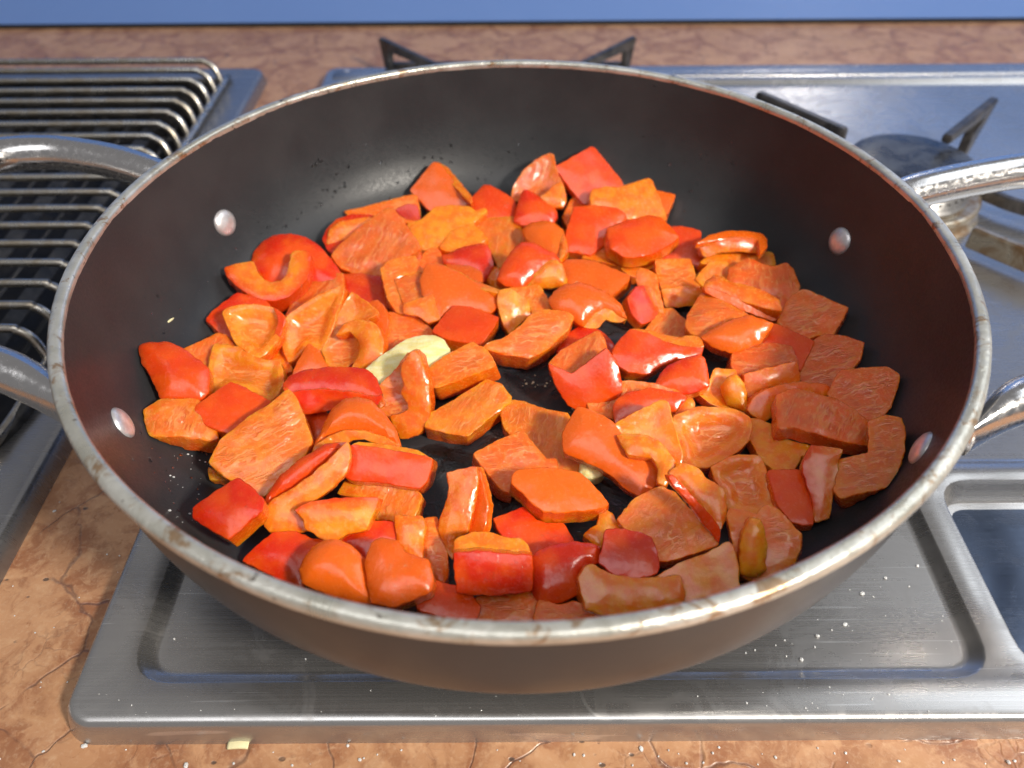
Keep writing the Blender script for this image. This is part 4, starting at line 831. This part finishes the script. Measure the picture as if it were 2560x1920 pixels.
for P_ in PIECES:
    crop, kind, z0, sx, sy, t, dome, skin, flesh, poly, label, va, subs = P_[:13]
    sp = P_[13] if len(P_) > 13 else None
    g_ = skin == 'G'
    o, o0, up = patch(crop, kind, z0, sx, sy, t, dome, skin, flesh, poly, va, sp, name='garlic_clove' if g_ else 'pepper_piece')
    o['label'] = label; o['category'] = 'garlic' if g_ else 'pepper'; o['group'] = 'garlic cloves frying in the pan' if g_ else 'chopped red pepper pieces in the pan'
    for s_ in subs:
        k2, z2, sx2, sy2, t2, d2, f2, pl2, nm2 = s_
        cr = crop
        patch(cr, k2, z2, sx2, sy2, t2, d2, skin, f2, pl2, 0 if k2 != 'V' else va, None, parent=o, name=nm2, base=o0, raise_by=up)
print('RAISED', len(RAISED), RAISED)
# ================= small stuff =================
def wall_pt(px, py):
    d = ray(px, py); t = .12
    while t < 1:
        q = CAM+d*t; r = math.hypot(q[0], q[1])
        if q[2] < hf(r) and r < .17: break
        t += .0004
    r = math.hypot(q[0], q[1]); dz = (hf(r+.001)-hf(r-.001))/.002
    return Vector(q), Vector((-q[0]/max(r, 1e-6)*dz, -q[1]/max(r, 1e-6)*dz, 1)).normalized()
def blob(bm, p, nrm, r, h, seg=8):
    R = nrm.to_track_quat('Z', 'Y').to_matrix().to_4x4(); S = Matrix.Diagonal((r*random.uniform(.8, 1.2), r*random.uniform(.8, 1.25), h, 1))
    Mx = Matrix.Translation(p) @ R @ S; rows = []
    for j in range(1, 4):
        a = math.pi/2*j/3; rows.append([bm.verts.new(Mx @ Vector((math.sin(a)*math.cos(2*math.pi*k/seg), math.sin(a)*math.sin(2*math.pi*k/seg), math.cos(a)))) for k in range(seg)])
    rows.append([bm.verts.new(Mx @ Vector((math.cos(2*math.pi*k/seg), math.sin(2*math.pi*k/seg), -.4))) for k in range(seg)])
    t_ = bm.verts.new(Mx @ Vector((0, 0, 1)))
    for k in range(seg): bm.faces.new((t_, rows[0][k], rows[0][(k+1) % seg]))
    for ra, rb in zip(rows, rows[1:]):
        for k in range(seg): bm.faces.new((ra[k], rb[k], rb[(k+1) % seg], ra[(k+1) % seg]))
    bm.faces.new(rows[-1][::-1])
bm = bmesh.new(); rr = random.Random(3)
def drops(x0, y0, x1, y1, n, rmin, rmax):
    for _ in range(n):
        p, nr = wall_pt(rr.uniform(x0, x1), rr.uniform(y0, y1)); r = rmin+(rmax-rmin)*rr.random()**2.5; blob(bm, p, nr, r, r*.55)
drops(1010, 360, 1400, 480, 60, .0003, .0010); drops(760, 400, 1000, 540, 55, .0003, .0011); drops(1250, 180, 1750, 420, 80, .0002, .0006); drops(1650, 350, 1900, 560, 40, .0003, .0008)
drops(560, 500, 760, 660, 40, .0002, .0007); drops(360, 700, 620, 860, 45, .0002, .0006); drops(330, 1080, 520, 1280, 35, .0003, .0008); drops(700, 250, 1100, 400, 30, .0002, .0004); drops(1900, 500, 2200, 800, 10, .0002, .0004)
bm_obj('water_droplets', bm, M_water, kind='stuff', label='tiny clear water droplets on the dark inner wall of the pan', category='droplets')
bm = bmesh.new()
def grains(pts, z, smin, smax):
    for x, y in pts:
        p = at(x, y, z); s = rr.uniform(smin, smax)
        bmesh.ops.create_icosphere(bm, subdivisions=1, radius=s, matrix=Matrix.Translation((p[0], p[1], z+s*.5)) @ Matrix.Rotation(rr.uniform(0, 6), 4, 'Z') @ Matrix.Diagonal((rr.uniform(.7, 1.5), 1, rr.uniform(.5, .9), 1)))
U = rr.uniform
zt = ZT-.0042
grains([(U(1830, 2440), U(1420, 1690)) for _ in range(38)], zt, .0001, .0004)
grains([(2155, 1485), (2213, 1446), (2112, 1562), (2043, 1591), (2003, 1650), (2363, 1700), (2293, 1415)], zt, .0006, .0009)
grains([(U(1720, 2540), U(1715, 1800)) for _ in range(28)], ZT, .0001, .00035)
grains([(U(230, 1500), U(1720, 1800)) for _ in range(22)], ZT, .0001, .0003)
grains([(764, 1648), (385, 1599), (436, 1598), (350, 1640), (303, 1450)], zt, .0004, .0006)
grains([(U(0, 2560), U(1866, 1915)) for _ in range(36)], ZC, .0002, .0005)
grains([(900, 1900), (212, 1866), (466, 1915), (1603, 1873), (2520, 1907), (870, 1865)], ZC, .0005, .0009)
grains([(U(60, 150), U(1180, 1300)) for _ in range(8)], ZC, .0002, .0006)
grains([(U(0, 340), U(1350, 1850)) for _ in range(16)], ZC, .0002, .0004)
for _ in range(90):
    p, nr = wall_pt(U(420, 700), U(1080, 1330)); s = .0001+.0005*rr.random()**4
    bmesh.ops.create_icosphere(bm, subdivisions=1, radius=s, matrix=Matrix.Translation(p+nr*s*.5) @ Matrix.Diagonal((1.4, .8, .8, 1)))
bm_obj('salt_grains', bm, M_salt, smooth=False, kind='stuff', label='scattered white salt grains on the steel hob and marble worktop', category='salt')
bm = bmesh.new()
for cx, cy, n_, sp_ in ((1330, 965, 12, 20), (1425, 1030, 3, 10)):
    for _ in range(n_):
        p = at(rr.gauss(cx, sp_), rr.gauss(cy, sp_*.6), -.0715); blob(bm, Vector((p[0], p[1], -.0716)), Vector((0, 0, 1)), rr.uniform(.0002, .0006), .0003, 7)
bm_obj('fried_residue', bm, M_crumb, kind='stuff', label='small browned oily bits on the bare floor of the pan', category='residue')
bm = bmesh.new()
for cx, cy, n_, sp_ in ((1130, 1150, 12, 36), (1260, 1225, 12, 40), (1520, 1190, 12, 26), (1200, 1120, 8, 34)):
    for _ in range(n_):
        p = at(rr.gauss(cx, sp_), rr.gauss(cy, sp_*.6), -.0715); blob(bm, Vector((p[0], p[1], -.0718)), Vector((0, 0, 1)), rr.uniform(.0010, .0045), .00030, 12)
bm_obj('frying_juice', bm, M_water, kind='stuff', label='clear oily juice pooled on the floor of the pan between pieces', category='juice')
v, f = tube([tuple(at(570, 1862, ZC+.0006)), tuple(at(600, 1860, ZC+.001)), tuple(at(622, 1861, ZC+.0006))], [(.0016, .0005)]*3, 8, 4)
o = mesh_obj('vegetable_shaving', v, f, M_onion, label='thin pale yellow shaving on the marble against the hob front edge', category='shaving')
p, nr = wall_pt(424, 802); bm = bmesh.new(); bmesh.ops.create_uvsphere(bm, u_segments=10, v_segments=6, radius=1, matrix=Matrix.Translation(p+nr*.0003) @ Matrix.Rotation(math.radians(60), 4, 'Z') @ Matrix.Diagonal((.0022, .0005, .0005, 1)))
bm_obj('pepper_seed', bm, M_onion, label='slim pale pepper seed stuck to the left inner wall of the pan', category='seed')
